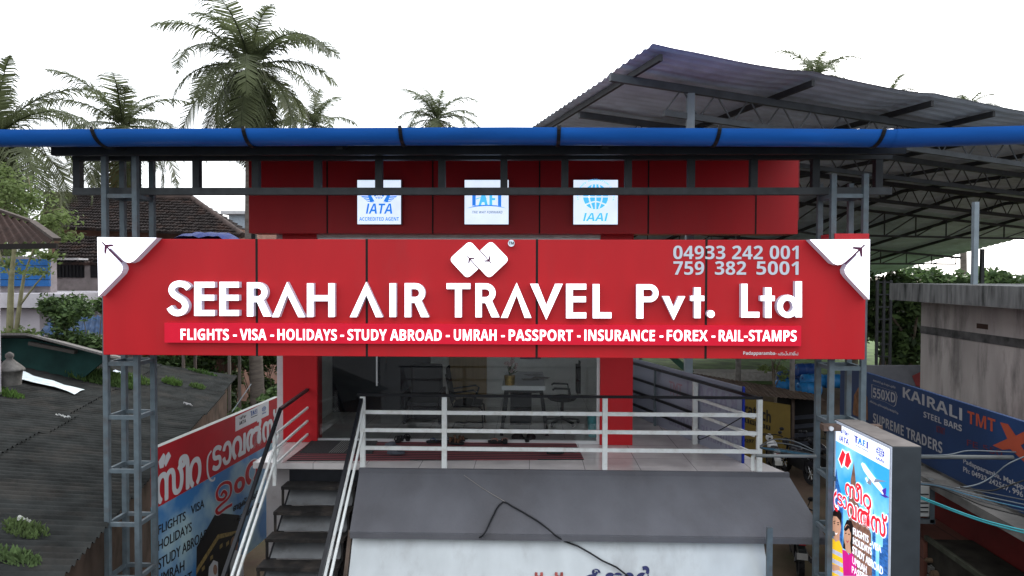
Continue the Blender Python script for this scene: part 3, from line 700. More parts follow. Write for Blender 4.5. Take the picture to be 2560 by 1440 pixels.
LBX = [((893, 1003), 'lit white logo square with a winged globe and the words accredited agent'), ((1161, 1272), 'middle lit white logo square with a blue arch over slanted small words'), ((1433, 1545), 'lit white logo square with a large pale blue globe')]
for i, ((l, r), lab) in enumerate(LBX):
    YX = 10.74; p, q = P(l, 505, YX), P(r, 505, YX); zt_, zb2 = P(1280, 449.5, YX).z, P(1280, 561.5, YX).z
    t = thing('lit_logo_box', lab, 'light box', ((p.x+q.x)/2, 10.85, zb2), 'lit logo boxes on the upper fascia')
    m = MB(); m.box(p.x, q.x, YX, YF-.004, zb2, zt_); m.build('box_case', mat('box_return', (.12, .12, .16), .5), t)
    m = MB(); m.box(p.x+.004, q.x-.004, YX-.006, YX-.001, zb2+.004, zt_-.004); m.build('lit_face', BOXLIT, t)
    pl = Plane((p.x, YX-.007, zb2), (q.x-p.x, 0, 0), (0, 0, zt_-zb2))
    if i == 0: logo_iata(pl, 0, 0, 1, 1, LBLUE, BOXLIT, t, 1, True)
    if i == 1: logo_tafi(pl, .04, .18, .92, .55, LBLUE, LSKY, LGREY, t)
    if i == 2: logo_iaai(pl, 0, 0, 1, 1, LSKY, BOXLIT, t)

# ------------------------------------------------------------------ lit sign box on the right tower
XP = 3.77
def hR(u, v): return hit(u, v, Vector((XP, 0, 0)), Vector((1, 0, 0)))
pn, pf = hR(2231, 1114), hR(2089, 1052)
ztop = (pn.z+pf.z)/2
lb = thing('lit_sign_box', 'tall lit sign box with blue travel poster, dark grey end, on the right tower', 'light box', (3.9, 7.8, 1))
m = MB(); m.box(XP, XP+.30, pn.y, pf.y, .9, ztop); m.build('case', mat('grey_case', (.042, .050, .058), .5, var=.12, scale=5), lb, .006)
m = MB(); m.box(XP+.004, XP+.296, pn.y+.004, pf.y-.004, ztop+.001, ztop+.006); m.build('dusty_top', mat('dusty_top', (.17, .155, .145), .9, var=.25, scale=5), lb)
m = MB(); m.box(XP-.012, XP-.001, pn.y, pn.y+.03, .92, ztop-.004); m.box(XP-.012, XP-.001, pf.y-.03, pf.y, .92, ztop-.004); m.box(XP-.012, XP-.001, pn.y+.03, pf.y-.03, ztop-.03, ztop-.004)
m.build('frame', mat('pale_frame', (.45, .5, .6), .4, emit=.15), lb)
LP = Plane((XP-.003, pf.y-.03, .92), (0, -(pf.y-pn.y-.06), 0), (0, 0, ztop-.03-.92))
WD, HT = pf.y-pn.y-.06, ztop-.03-.92
def lq(u, v):                                # photograph pixel -> unit coordinates on the poster
    p = hR(u, v); return ((pf.y-.03-p.y)/WD, (p.z-.92)/HT)
def zb6(x, y): return 2060+x/3.6, 1040+y/3.6
def L6(x, y): return lq(*zb6(x, y))
PSKY = cloudy('lit_poster_sky', (.03, .33, .66), (.25, .60, .82), 1.2, .5)
m = MB(); LP.poly(m, [(0, 0), (1, 0), (1, 1), (0, 1)], 1)
m.build('poster', PSKY, lb)
PWHT = mat('lit_poster_white', (.80, .86, .95), .4, var=0, emit=.55)
m = MB(); a = L6(612, 492)[1]; LP.poly(m, [(0, a), (1, a), (1, 1), (0, 1)], 2); m.build('logo_band', PWHT, lb)
NAVY = mat('lit_navy', (.02, .03, .32), .4, emit=.5)
for k, (x0, x1) in enumerate(((.05, .30), (.35, .68), (.72, .97))):
    yy = a + (1-a)*.1; hh = (1-a)*.82
    [logo_iata, None, logo_iaai][k](LP, x0, yy, x1-x0, hh, NAVY, PWHT, lb, 3, *([] if k == 0 else [False])) if k != 1 else logo_tafi(LP, x0, yy+.15*hh, x1-x0, hh*.75, NAVY, LBLUE, LGREY, lb, 3)
BLD = mat('lit_poster_tower', (.02, .10, .32), .4, var=.5, scale=14, emit=.5, stretch=(1, 1, 3)); BRN = mat('lit_poster_brick', (.20, .10, .07), .4, var=.45, scale=16, emit=.4)
m = MB()
for pl in ([(70, 1440), (90, 700), (105, 560), (118, 470), (128, 560), (175, 760), (175, 1440)], [(440, 1440), (440, 1080), (470, 1080), (470, 1440)], [(500, 1440), (505, 1180), (535, 1180), (540, 940), (585, 870), (585, 1440)], [(445, 900), (450, 830), (453, 900), (470, 1080), (440, 1080)]):
    LP.poly(m, [L6(*q) for q in pl], 2.2)
m.build('printed_towers', BLD, lb)
m = MB(); LP.poly(m, [L6(*q) for q in [(235, 1440), (225, 760), (250, 560), (276, 410), (292, 590), (300, 770), (370, 900), (430, 1060), (440, 1440)]], 2.6); m.build('printed_monument', BRN, lb)
# aeroplane on the poster
m = MB(); WING = [(600, 590), (470, 560), (460, 600)]
LP.poly(m, [L6(*q) for q in [(342, 432), (352, 418), (375, 430), (440, 520), (520, 620), (560, 690), (545, 715), (480, 640), (420, 570), (365, 490)]], 4)
LP.poly(m, [L6(*q) for q in [(378, 560), (392, 548), (412, 600), (400, 612)]], 4.2)
for q in ([(455, 600), (470, 565), (572, 588), (500, 596)], [(420, 560), (395, 600), (430, 625), (440, 590)]): LP.poly(m, [L6(*z) for z in q], 4.4, 1)
for q in ([(530, 665), (570, 645), (568, 705), (550, 712)], [(510, 705), (560, 708), (598, 735), (560, 735)]): LP.poly(m, [L6(*z) for z in q], 4.6, 2)
m.build('printed_aeroplane', [PWHT, mat('lit_wing_grey', (.22, .25, .33), .4, emit=.4), mat('lit_tail_purple', (.06, .02, .30), .4, emit=.5)], lb)
PRED = mat('lit_poster_red', (.62, .015, .03), .4, var=.05, emit=.55)
m = MB()
e1 = [L6(*q) for q in [(178, 298), (208, 330), (160, 455), (140, 400), (150, 330)]]
LP.poly(m, [L6(*q) for q in [(133, 390), (172, 293), (205, 322), (235, 316), (263, 415), (225, 482), (190, 448), (165, 470)]], 4, 1)
LP.poly(m, [L6(*q) for q in [(141, 388), (176, 303), (203, 345), (168, 455)]], 4.4)
LP.poly(m, [L6(*q) for q in [(195, 445), (208, 340), (232, 327), (255, 412), (224, 470)]], 4.6)
m.build('emblem', [PRED, PWHT], lb)
def pmal(s, bl, br, tl_, mm, k, bold): return text('lettering', s, LP.p(*L6(*bl), k), LP.p(*L6(*br), k), LP.p(*L6(*tl_), k), mm, None, .001, 0, fat=bold)
def hook2(pl, mb, pts, w, k, mi=0): pl.stroke(mb, pts, w, k, mi)
objs = []
for mm, k, bo in ((PWHT, 5, .085), (PRED, 7, .03)):
    objs.append(pmal('സീറ', (205, 705), (438, 850), (205, 545), mm, k, bo))
    objs.append(pmal('ട', (135, 795), (178, 822), (135, 690), mm, k, bo)); objs.append(pmal('ാ', (180, 825), (218, 848), (180, 715), mm, k, bo))
    objs.append(pmal('വൽസ്', (225, 900), (580, 1105), (225, 720), mm, k, bo))
    b_ = MB(); LP.stroke(b_, [L6(*q) for q in [(126, 690), (104, 720), (104, 800), (118, 835), (134, 842), (130, 825)]], (.032 if k == 5 else .016), k); objs.append(b_.build('hook', mm))
join(objs, 'malayalam_lettering', lb)
objs = []
for s, x, y, x2, y2, h in (('FLIGHTS', 272, 1065, 410, 1145, 62), ('VISA', 445, 1190, 525, 1232, 62), ('HOLIDAYS', 272, 1150, 440, 1255, 62), ('STUDY ABROAD', 267, 1235, 540, 1435, 66), ('UMRAH', 267, 1325, 392, 1420, 62), ('PASSPORT', 262, 1410, 470, 1545, 62)):
    objs.append(pmal(s, (x, y), (x2, y2), (x, y-h), PWHT, 4.8, .02))
for x, y in ((261, 1020), (258, 1108), (255, 1198), (252, 1288), (249, 1375), (430, 1155)):
    b_ = MB(); LP.poly(b_, [L6(*q) for q in ell(x, y, 9, 12, n=10)], 4.8); objs.append(b_.build('dot', PWHT))
join(objs, 'service_lettering', lb)
SKIN = mat('lit_print_skin', (.55, .30, .20), .5, var=.08, emit=.4); HAIR = mat('lit_print_hair', (.02, .012, .012), .5, emit=.1); YEL = mat('lit_print_yellow', (.75, .46, .02), .5, var=.06, emit=.5); STR = mat('lit_print_grey', (.48, .50, .66), .5, emit=.4); MAG = mat('lit_print_magenta', (.50, .01, .20), .5, var=.1, emit=.5); TEETH = PWHT
m = MB(); Q = lambda *pts: [L6(*q) for q in pts]
LP.poly(m, Q(*ell(122, 985, 41, 118)), 5, 0)                                  # man: face, neck, hair
LP.poly(m, Q((95, 1060), (150, 1060), (150, 1130), (100, 1120)), 4.9, 0)
LP.poly(m, Q((80, 960), (85, 870), (110, 840), (150, 850), (170, 890), (165, 1000), (152, 940), (125, 905), (95, 900)), 5.3, 1)
LP.poly(m, Q((78, 1090), (115, 1130), (150, 1120), (180, 1200), (190, 1440), (70, 1440)), 5.2, 2)
for y in (1190, 1275, 1360): LP.poly(m, Q((76, y), (184, y+55), (186, y+95), (75, y+38)), 5.5, 3)
LP.poly(m, Q((76, 1330), (150, 1350), (160, 1385), (90, 1395)), 5.8, 0)
LP.poly(m, Q((100, 1040), (118, 1058), (136, 1050), (120, 1070)), 5.6, 5)
for x in (104, 138): LP.poly(m, Q(*ell(x, 965+(x-104)*.35, 7, 6, n=8)), 5.7, 1); LP.poly(m, Q((x-10, 946+(x-104)*.35), (x+10, 942+(x-104)*.4), (x+10, 950+(x-104)*.4), (x-10, 953+(x-104)*.35)), 5.7, 1)
m.build('printed_man', [SKIN, HAIR, YEL, STR, MAG, TEETH], lb)
m = MB()
LP.poly(m, Q((180, 1190), (190, 1000), (215, 935), (255, 940), (275, 1000), (268, 1200), (255, 1230)), 5, 1)
LP.poly(m, Q(*ell(220, 1075, 33, 100)), 5.3, 0); LP.poly(m, Q((200, 1140), (245, 1140), (255, 1240), (205, 1230)), 5.2, 0)
LP.poly(m, Q((190, 1020), (225, 975), (250, 1010), (252, 1060), (235, 1010), (205, 1040)), 5.5, 1)
LP.poly(m, Q((175, 1200), (210, 1215), (235, 1250), (262, 1230), (300, 1300), (310, 1440), (185, 1440)), 5.6, 2)
LP.poly(m, Q((205, 1115), (222, 1128), (240, 1118), (222, 1145)), 5.6, 3)
for x in (207, 236): LP.poly(m, Q(*ell(x, 1055+(x-207)*.35, 7, 6, n=8)), 5.7, 1)
m.build('printed_woman', [SKIN, HAIR, MAG, mat('lit_print_lips', (.5, .08, .1), .5, emit=.3)], lb)
m = MB(); pbr = P(2120, 1056, 8.40); m.box(3.55, 4.25, 8.30, 8.415, ztop-.10, ztop-.03); m.build('bracket', mat('rusty_bracket', (.11, .075, .06), .7, var=.3, scale=12), lb)
m = MB()
for x in (3.63, 4.17): m.tube([(x, 8.27, ztop-.065), (x, 8.30, ztop-.065)], .028, 8)
m.build('bolt_head', ALU, lb)

# ------------------------------------------------------------------ red and blue travel banner on the left
bN = P(393, 1124, 8.95); bF = P(699, 988, 12.8); zc_ = (bN.z+bF.z)/2
bd = Vector((bF.x-bN.x, bF.y-bN.y, 0)); bn = Vector((bd.y, -bd.x, 0)).normalized()   # faces the stairs
def hL(u, v): return hit(u, v, Vector((bN.x, bN.y, 0)), bn)
BL_ = bd.length; ZB = 1.1
BP = Plane((bN.x, bN.y, ZB), bd, (0, 0, zc_-ZB))
bt = thing('travel_banner', 'red topped travel banner with white Malayalam lettering beside the stairs', 'banner', (bN.x, bN.y, ZB))
def lb_(u, v): p = hL(u, v); return ((p-Vector((bN.x, bN.y, p.z))).dot(bd)/(BL_*BL_), (p.z-ZB)/(zc_-ZB))
def Z5(x, y): return lb_(360+x/3.13, 980+y/3.13)
yb_ = (Z5(1060, 352)[1] + Z5(115, 915)[1])/2
m = MB(); o0 = BP.p(0, 0, 0); m.obox(o0 - bn*.002, bd, -bn*.09, Vector((0, 0, zc_-ZB))); m.build('frame', mat('banner_back_board', (.40, .42, .40), .7, var=.1), bt)
e0 = bN - bd.normalized()*.006
m = MB(); zz_ = ZB + (zc_-ZB)*yb_
m.obox(Vector((e0.x, e0.y, zz_)) - bn*.002, bd.normalized()*.004, -bn*.09, Vector((0, 0, zc_-zz_)), 0); m.obox(Vector((e0.x, e0.y, ZB)) - bn*.002, bd.normalized()*.004, -bn*.09, Vector((0, 0, zz_-ZB)), 1)
BRED = mat('banner_red', (.40, .014, .022), .5, var=.1, scale=2); BCY = mat('banner_cyan_edge', (.12, .45, .58), .5)
m.build('end_strip', [BRED, BCY], bt)
m = MB(); BP.poly(m, [(0, yb_), (1, yb_), (1, 1), (0, 1)], 1); m.build('red_band', BRED, bt)
m = MB(); BP.poly(m, [(0, 0), (1, 0), (1, yb_-.001), (0, yb_-.001)], 1); m.build('printed_sky', cloudy('banner_sky', (.03, .17, .42), (.36, .52, .56), 1.0), bt)
BW = mat('banner_white', (.58, .60, .62), .5, var=.03); BRD = mat('banner_letter_red', (.42, .015, .02), .5); BBK = mat('banner_black', (.015, .014, .014), .5); BNV = mat('banner_navy', (.02, .07, .25), .5)
m = MB(); BP.poly(m, [Z5(713, 195), Z5(975, 70), Z5(975, 180), Z5(713, 310)], 2); m.build('logo_patch', BW, bt)
xa_, ya_ = Z5(713, 310); xb_, yb2 = Z5(975, 70)
yl0, yh0 = ya_ + .02, max(Z5(713, 195)[1], yb2) - .01
for k in range(3):
    x = xa_ + (xb_-xa_)*(.08+.32*k); ww = (xb_-xa_)*.24; hh = (yh0-yl0)
    if k == 0: logo_iata(BP, x, yl0+.1*hh, ww, hh*.8, BBK, BW, bt, 3)
    if k == 1: logo_tafi(BP, x, yl0+.2*hh, ww*1.1, hh*.7, BNV, BNV, BBK, bt, 3)
    if k == 2: logo_iaai(BP, x, yl0+.1*hh, ww, hh*.8, BNV, BW, bt, 3, False)
def bmal(s, bl, br, tl_, mm, k, bold): return text('lettering', s, BP.p(*Z5(*bl), k), BP.p(*Z5(*br), k), BP.p(*Z5(*tl_), k), mm, None, .001, 0, fat=bold, fatx=1.5)
objs = [bmal('സ', (95, 890), (300, 770), (95, 660), BW, 3, .035), bmal('ീ', (275, 785), (345, 750), (275, 510), BW, 3, .035), bmal('റ', (352, 760), (440, 700), (352, 545), BW, 3, .035),
        bmal('ട', (535, 625), (600, 590), (535, 440), BW, 3, .035), bmal('ാ', (615, 580), (680, 545), (615, 405), BW, 3, .035), bmal('വൽസ്', (690, 535), (1045, 330), (690, 300), BW, 3, .035)]
b_ = MB(); BP.stroke(b_, [Z5(*q) for q in [(525, 460), (498, 510), (492, 590), (500, 655), (520, 690), (545, 690), (550, 668)]], .011, 3); objs.append(b_.build('hook', BW))
join(objs, 'malayalam_lettering', bt)
objs = []
for mm, k, bo in ((BW, 3, .11), (BRD, 5, .06)):
    b_ = MB(); BP.stroke(b_, [Z5(*q) for q in [(598, 812), (618, 778), (640, 800), (618, 838), (578, 838), (566, 790), (590, 735), (635, 708), (672, 722), (674, 790), (648, 838), (596, 884), (562, 925), (582, 948), (640, 905), (686, 880)]], (.028 if k == 3 else .019), k, 0, 6); objs.append(b_.build('stroke', mm))
    objs += [bmal('ം', (705, 800), (782, 760), (705, 690), mm, k, bo), bmal('റ', (795, 735), (890, 670), (795, 575), mm, k, bo)]
join(objs, 'umrah_lettering', bt)
objs = [bmal('ബുക്കിംഗ്', (695, 950), (890, 830), (695, 880), BBK, 3, .03), bmal('തുടരുന്നു', (695, 1040), (900, 905), (695, 985), BBK, 3, .03)]
for s, x, y, x2, y2, h in (('FLIGHTS', 108, 1118, 322, 1000, 72), ('VISA', 365, 960, 468, 902, 68), ('HOLIDAYS', 108, 1245, 370, 1088, 78), ('STUDY ABROAD', 108, 1395, 495, 1140, 85), ('UMRAH', 100, 1520, 312, 1395, 85), ('PASSPORT', 100, 1650, 370, 1480, 85)):
    objs.append(bmal(s, (x, y), (x2, y2), (x, y-h), BBK, 3, .012))
join(objs, 'service_lettering', bt)
m = MB()
for y in (1115, 1255, 1395): BP.poly(m, [Z5(*q) for q in ell(95, y, 9, 16, n=10)], 3)
m.build('bullet', BRD, bt)
m = MB(); BP.poly(m, [Z5(*q) for q in rounded([(110, 545), (150, 475), (165, 500), (150, 590), (120, 600)], 6)], 3); BP.poly(m, [Z5(*q) for q in rounded([(155, 560), (168, 495), (190, 465), (208, 500), (165, 590)], 6)], 3.3)
m.build('emblem', BW, bt)
m = MB(); BP.poly(m, [Z5(*q) for q in [(410, 1215), (560, 945), (742, 962), (735, 1170), (700, 1500), (405, 1560)]], 2.5, 0)
BP.poly(m, [Z5(*q) for q in [(405, 1385), (575, 1115), (722, 1085), (722, 1112), (582, 1150), (405, 1430)]], 3, 1)
for x, y in ((450, 1375), (515, 1290), (590, 1200), (640, 1180), (690, 1160)): BP.poly(m, [Z5(*q) for q in [(x, y), (x+22, y-20), (x+22, y+10), (x, y+32)]], 3, 1)
m.build('printed_shrine', [BBK, mat('banner_gold', (.26, .19, .07), .5, var=.4, scale=25)], bt)
BSK = mat('banner_skin', (.30, .17, .11), .5, var=.1)
m = MB()
BP.poly(m, [Z5(*q) for q in ell(704, 1190, 30, 62)], 4, 0); BP.poly(m, [Z5(*q) for q in ell(712, 1150, 32, 46)], 3.8, 1)
BP.poly(m, [Z5(*q) for q in [(690, 1235), (725, 1240), (770, 1280), (780, 1480), (665, 1520), (672, 1320)]], 4.2, 2)
m.build('printed_man', [BSK, BBK, BW], bt)
m = MB(); BP.poly(m, [Z5(*q) for q in [(495, 1480), (505, 1370), (540, 1315), (575, 1330), (575, 1440), (560, 1500)]], 4, 2); BP.poly(m, [Z5(*q) for q in ell(553, 1390, 16, 40)], 4.3, 0)
m.build('printed_woman', [BSK, BBK, BW], bt)
m = MB(); BP.poly(m, [Z5(*q) for q in ell(626, 1410, 25, 62)], 4, 1); BP.poly(m, [Z5(*q) for q in ell(632, 1420, 16, 38)], 4.3, 0); m.build('printed_child', [BSK, BBK, BW], bt)
m = MB()
for t in (.05, .5, .95):
    q = BP.p(t, 0, 0) - bn*.05; m.bar((q.x, q.y, 0), (q.x, q.y, ZB+.02), .05)
m.build('leg', STEEL, bt)

# ------------------------------------------------------------------ things on the deck
def deck(u, v): return PZ(u, v, ZD)
rug = thing('striped_rug', 'long dark red and black striped rug along the glass front', 'rug', deck(1090, 1130))
m = MB(); q = [deck(u, v) for u, v in ((717, 1153), (1460, 1150), (1438, 1107), (777, 1106))]; zz = ZD+.004
m.prism([(p.x, p.y, ZD+.012) for p in q], (0, 0, -.008)); m.build('rug_weave', stripes('rug_stripes', (.30, .065, .08), (.016, .012, .014), 1, .10, .5), rug)
mt_ = thing('door_mat', 'grey woven door mat with pale stripes lying on the rug at the stair head', 'mat', deck(850, 1120))
m = MB(); q = [deck(u, v) for u, v in ((749, 1136), (930, 1137), (945, 1103), (778, 1105))]
m.prism([(p.x, p.y, ZD+.026) for p in q], (0, 0, -.013)); m.build('mat_weave', mat('grey_mat', (.045, .044, .046), .95, var=.3, scale=40, bump=.5, bscale=90), mt_)
for i in range(7):
    m = MB(); x = q[0].x + .45 + .035*i; m.box(x, x+.012, q[0].y+.02, q[2].y-.02, ZD+.0262, ZD+.029); m.build('pale_stripe', mat('pale_wool', (.2, .2, .19), .95), mt_)
RUB = mat('black_rubber', (.015, .015, .017), .6, var=.2)
def sole(L, Wd, n=10):
    pts = []
    for i in range(n): a = i/(n-1); pts.append((a*L, Wd*.5*(.72+.32*math.sin(a*3.2-.4)) * (1 if .04 < a < .97 else .55)))
    return pts + [(x, -y*.85) for x, y in reversed(pts)]
def shoe(name, label, u, v, rot, kind, col, grp=None, Ls=.27):
    p = deck(u, v); cat = {'clog': 'clog', 'flip': 'flip-flop', 'sandal': 'sandal', 'boot': 'shoe'}[kind]
    t = thing(name, label, cat, (0, 0, 0), grp); base = ZD+.030
    MM = mat('shoe_'+label[:18], col, .6, var=.2, scale=25)
    m = MB(); h = .03; m.prism([(x-Ls/2, y, h) for x, y in sole(Ls, .105)][::-1], (0, 0, -h), 0); m.build('sole', RUB if kind != 'clog' else MM, t)
    if kind in ('clog', 'boot'):
        top = .075 if kind == 'clog' else .10
        m = MB()
        def fn(a, b_):
            x = -Ls/2 + .005 + a*(Ls-.01); w = .054*(.72+.32*math.sin(a*3.2-.4)); th = math.pi*b_
            hh = top*(.35+.65*math.sin(min(1, (1-a)*1.7+.12)*math.pi/2)); 
            if kind == 'clog' and a < .42: hh *= .62
            k = 1 if a < .95 else .75
            cut = .25 if (a < .38) else 1
            return (x, w*k*math.cos(th), h-.004 + hh*min(math.sin(th)**.6, cut if kind == 'clog' or a < .3 else 1))
        m.grid(fn, 14, 10); m.build('upper', MM, t)
        if kind == 'clog':
            m = MB()
            for i in range(3):
                for s in (-1, 1): m.ball((.03+.03*i, s*.028, h+.052-.012*i), .008, .008, .008, 6, 0, 4)
            m.build('vent_hole', RUB, t)
    elif kind == 'flip':
        m = MB(); m.tube([(.08, 0, h), (.06, 0, h+.03), (.0, .04, h+.03), (-.03, .05, h)], .007, 6); m.tube([(.06, 0, h+.03), (.0, -.036, h+.03), (-.03, -.045, h)], .007, 6); m.build('strap', MM, t)
    else:
        m = MB()
        for x, hh in ((.05, .05), (.0, .06), (-.09, .075)):
            for k in range(8):
                a, b_ = math.pi*k/8, math.pi*(k+1)/8
                m.bar((x, .05*math.cos(a), h+hh*math.sin(a)), (x-.004, .05*math.cos(b_), h+hh*math.sin(b_)), .03, .006, up=(0, math.cos((a+b_)/2), math.sin((a+b_)/2)))
        m.build('strap', MM, t)
    t.location = (p.x, p.y, base); t.rotation_euler.z = R(rot)
    return t
shoe('rubber_clog', 'grey rubber clog nearest the railing on the striped rug', 990, 1139, 178, 'clog', (.075, .08, .10))
shoe('rubber_clog', 'grey rubber clog half hidden behind the lowest rail bar, next to black sandals', 982, 1124, 160, 'clog', (.07, .075, .095))
shoe('strap_sandal', 'black strap sandal left of the blue flip-flop by the glass', 1000, 1107, 70, 'sandal', (.02, .02, .022))
shoe('strap_sandal', 'black strap sandal tipped against its partner beside the door track', 1018, 1103, 110, 'sandal', (.025, .02, .02))
shoe('flip_flop', 'navy flip-flop with pale rim lying left of a rail post', 1086, 1110, 200, 'flip', (.03, .05, .10))
shoe('flip_flop', 'navy flip-flop mostly behind the second rail post', 1122, 1110, 190, 'flip', (.03, .05, .10))
shoe('brown_sandal', 'tan brown leather sandal with raised heel strap by the glass', 1150, 1107, 20, 'sandal', (.085, .042, .024))
shoe('brown_sandal', 'tan brown leather sandal turned sideways right of the second rail post', 1140, 1114, -10, 'sandal', (.085, .042, .024))
shoe('pink_sandal', 'pale pink sandal left of its smaller looking partner', 1240, 1110, 185, 'flip', (.32, .17, .14))
shoe('pink_sandal', 'pale pink sandal pointing forward beside the black shoes', 1262, 1110, 100, 'flip', (.32, .17, .15))
shoe('black_shoe', 'black trainer on the left of a pair by the glass', 1298, 1104, 150, 'boot', (.02, .02, .022))
shoe('black_shoe', 'black trainer on the right of a pair by the glass', 1325, 1106, 60, 'boot', (.02, .02, .022))
shoe('brown_sandal', 'dusty brown sandal alone near the right end of the striped rug', 1388, 1138, 10, 'sandal', (.12, .055, .03))

# ------------------------------------------------------------------ inside the office
ZI = ZD+.021
CHB = mat('black_mesh', (.014, .014, .016), .85, var=.2, spec=.08)
vc = thing('visitor_chair', 'black cantilever visitor chair facing the white desk', 'chair', PZ(1170, 1068, ZI))
cx, cy = vc.location.x, vc.location.y
m = MB(); m.grid(lambda a, b_: (cx-.24+.5*a, cy-.24+.48*b_, ZI+.46+.03*math.sin(a*3)), 6, 4); m.grid(lambda a, b_: (cx-.24+.5*a, cy+.24-.48*b_, ZI+.40+.03*math.sin(a*3)), 6, 4)
m.box(cx-.235, cx+.25, cy-.235, cy+.235, ZI+.405, ZI+.455); m.build('seat', CHB, vc)
m = MB()
for s in range(8):
    z0 = .50+.075*s; z1 = z0+.075; xo = lambda z: cx-.26-.16*(z-.45) - .03*math.sin((z-.45)*4)
    m.obox((xo(z0), cy-.22, ZI+z0), (.03, 0, 0), (0, .44, 0), (xo(z1)-xo(z0), 0, .076))
m.build('backrest', CHB, vc)
m = MB()
for s in (-.25, .25):
    m.tube([(cx-.26, cy+s, ZI+.03), (cx+.25, cy+s, ZI+.03), (cx+.29, cy+s, ZI+.06), (cx+.27, cy+s, ZI+.38), (cx+.2, cy+s, ZI+.42), (cx-.24, cy+s, ZI+.42), (cx-.27, cy+s, ZI+.5), (cx-.38, cy+s, ZI+1.0)], .014, 8)
m.tube([(cx-.26, cy-.25, ZI+.03), (cx-.26, cy+.25, ZI+.03)], .014, 8); m.build('frame', BLACK, vc)
for s in (-.27, .27):
    m = MB(); m.tube([(cx-.29, cy+s, ZI+.66), (cx+.12, cy+s, ZI+.72), (cx+.18, cy+s, ZI+.68), (cx+.1, cy+s, ZI+.44)], .018, 8); m.build('armrest', BLACK, vc)
ds = thing('office_desk', 'white topped office desk on slanted black legs', 'desk', PZ(1310, 1080, ZI))
n_ = [PZ(u, v, CZ-1.93) for u, v in ((1256, 969), (1361, 967))]; dx0, dx1, dy0 = n_[0].x, n_[1].x, n_[0].y; dy1 = dy0+1.75; zt = CZ-1.93
m = MB(); m.box(dx0-.01, dx1+.01, dy0, dy1, zt-.045, zt+.03); m.build('desk_top', mat('white_laminate', (.72, .73, .75), .35, var=.03), ds, .004)
for y in (dy0+.12, dy1-.15):
    m = MB()
    for a_, b_ in ((dx0+.06, dx0-.02), (dx1-.06, dx1+.05)): m.bar((a_, y, zt-.05), (b_, y, ZI), .06, .03)
    m.bar((dx0+.06, y, zt-.08), (dx1-.06, y, zt-.08), .03, .05); m.build('leg_frame', BLACK, ds)
m = MB(); m.box(dx0+.12, dx0+.5, dy0+.5, dy0+1.0, ZI+.1, zt-.1); m.build('drawer_unit', mat('dark_pedestal', (.025, .026, .03), .4), ds)
ppr = thing('paper_stack', 'loose papers spread over the white desk', 'paper', (dx0+.45, dy0+.9, zt+.03))
for i, (a_, b_, rr) in enumerate(((.35, .6, .2), (.5, .85, -.3), (.45, 1.1, .5))):
    m = MB(); c_, s_ = math.cos(rr), math.sin(rr); o_ = Vector((dx0+a_, dy0+b_, zt+.032+.004*i)); m.obox(o_, Vector((c_*.3, s_*.3, 0)), Vector((-s_*.21, c_*.21, 0)), (0, 0, .003)); m.build('sheet', mat('paper_%d' % i, ((.35, .34, .33), (.18, .15, .15), (.45, .45, .46))[i], .7, var=.4, scale=12), ppr)
fp = thing('flower_pot', 'gold dimpled flower pot with pale pink blossoms at the front corner of the desk', 'flower pot', (dx0+.1, dy0+.12, zt+.03))
px_, py_, pz_ = dx0+.12, dy0+.13, zt+.031
m = MB(); m.tube([(px_, py_, pz_), (px_, py_, pz_+.16)], [.085, .095], 14); m.build('pot', mat('gold_pot', (.42, .28, .08), .35, .6, var=.5, scale=40), fp)
rnd = random.Random(4); m = MB(); m2 = MB()
for i in range(16):
    a_ = rnd.uniform(0, 6.28); r_ = rnd.uniform(.02, .14); hh = rnd.uniform(.22, .46); e_ = Vector((px_+r_*math.cos(a_), py_+r_*math.sin(a_), pz_+hh)); m2.tube([(px_, py_, pz_+.14), ((px_+e_.x)/2, (py_+e_.y)/2, pz_+.14+(hh-.14)*.7), e_], .004, 4)
    for k in range(5):
        t_2 = 2*math.pi*k/5 + a_; d_ = Vector((math.cos(t_2)*.035, rnd.uniform(-.02, .02), math.sin(t_2)*.035)); s_ = Vector((-d_.z, 0, d_.x))*.45
        m.add([e_, e_+d_*.6+s_, e_+d_*1.1, e_+d_*.6-s_], [(0, 1, 2, 3)])
for i in range(10):
    a_ = rnd.uniform(0, 6.28); d_ = Vector((math.cos(a_), math.sin(a_), .5))*.16; s_ = Vector((-math.sin(a_), math.cos(a_), 0))*.025; b0 = Vector((px_, py_, pz_+.16)); m2.add([b0, b0+d_*.5+s_, b0+d_, b0+d_*.5-s_], [(0, 1, 2, 3)])
m.build('blossoms', mat('pink_petal', (.55, .40, .40), .6, var=.15, trans=.2), fp); m2.build('stems', mat('pot_leaf', (.05, .10, .03), .6), fp)
sc = thing('swivel_chair', 'black swivel office chair on a star base right of the desk', 'chair', PZ(1405, 1060, ZI))
cx, cy = sc.location.x, sc.location.y
m = MB(); m.ball((cx, cy, ZI+.48), .27, .26, .06, 14); m.build('seat', CHB, sc)
m = MB(); m.grid(lambda a, b_: (cx+.24+.05*math.cos((a-.5)*2)+.05*b_, cy-.24+.48*a, ZI+.55+.62*b_), 6, 6); m.box(cx+.26, cx+.33, cy-.2, cy+.2, ZI+.6, ZI+1.1); m.build('backrest', CHB, sc)
m = MB(); m.tube([(cx, cy, ZI+.1), (cx, cy, ZI+.44)], .03, 8); m.build('column', BLACK, sc)
m = MB()
for k in range(5): a_ = 2*math.pi*k/5+.3; m.bar((cx, cy, ZI+.11), (cx+.32*math.cos(a_), cy+.32*math.sin(a_), ZI+.07), .05, .03); m.ball((cx+.32*math.cos(a_), cy+.32*math.sin(a_), ZI+.035), .035, .035, .035, 8)
m.build('star_base', BLACK, sc)
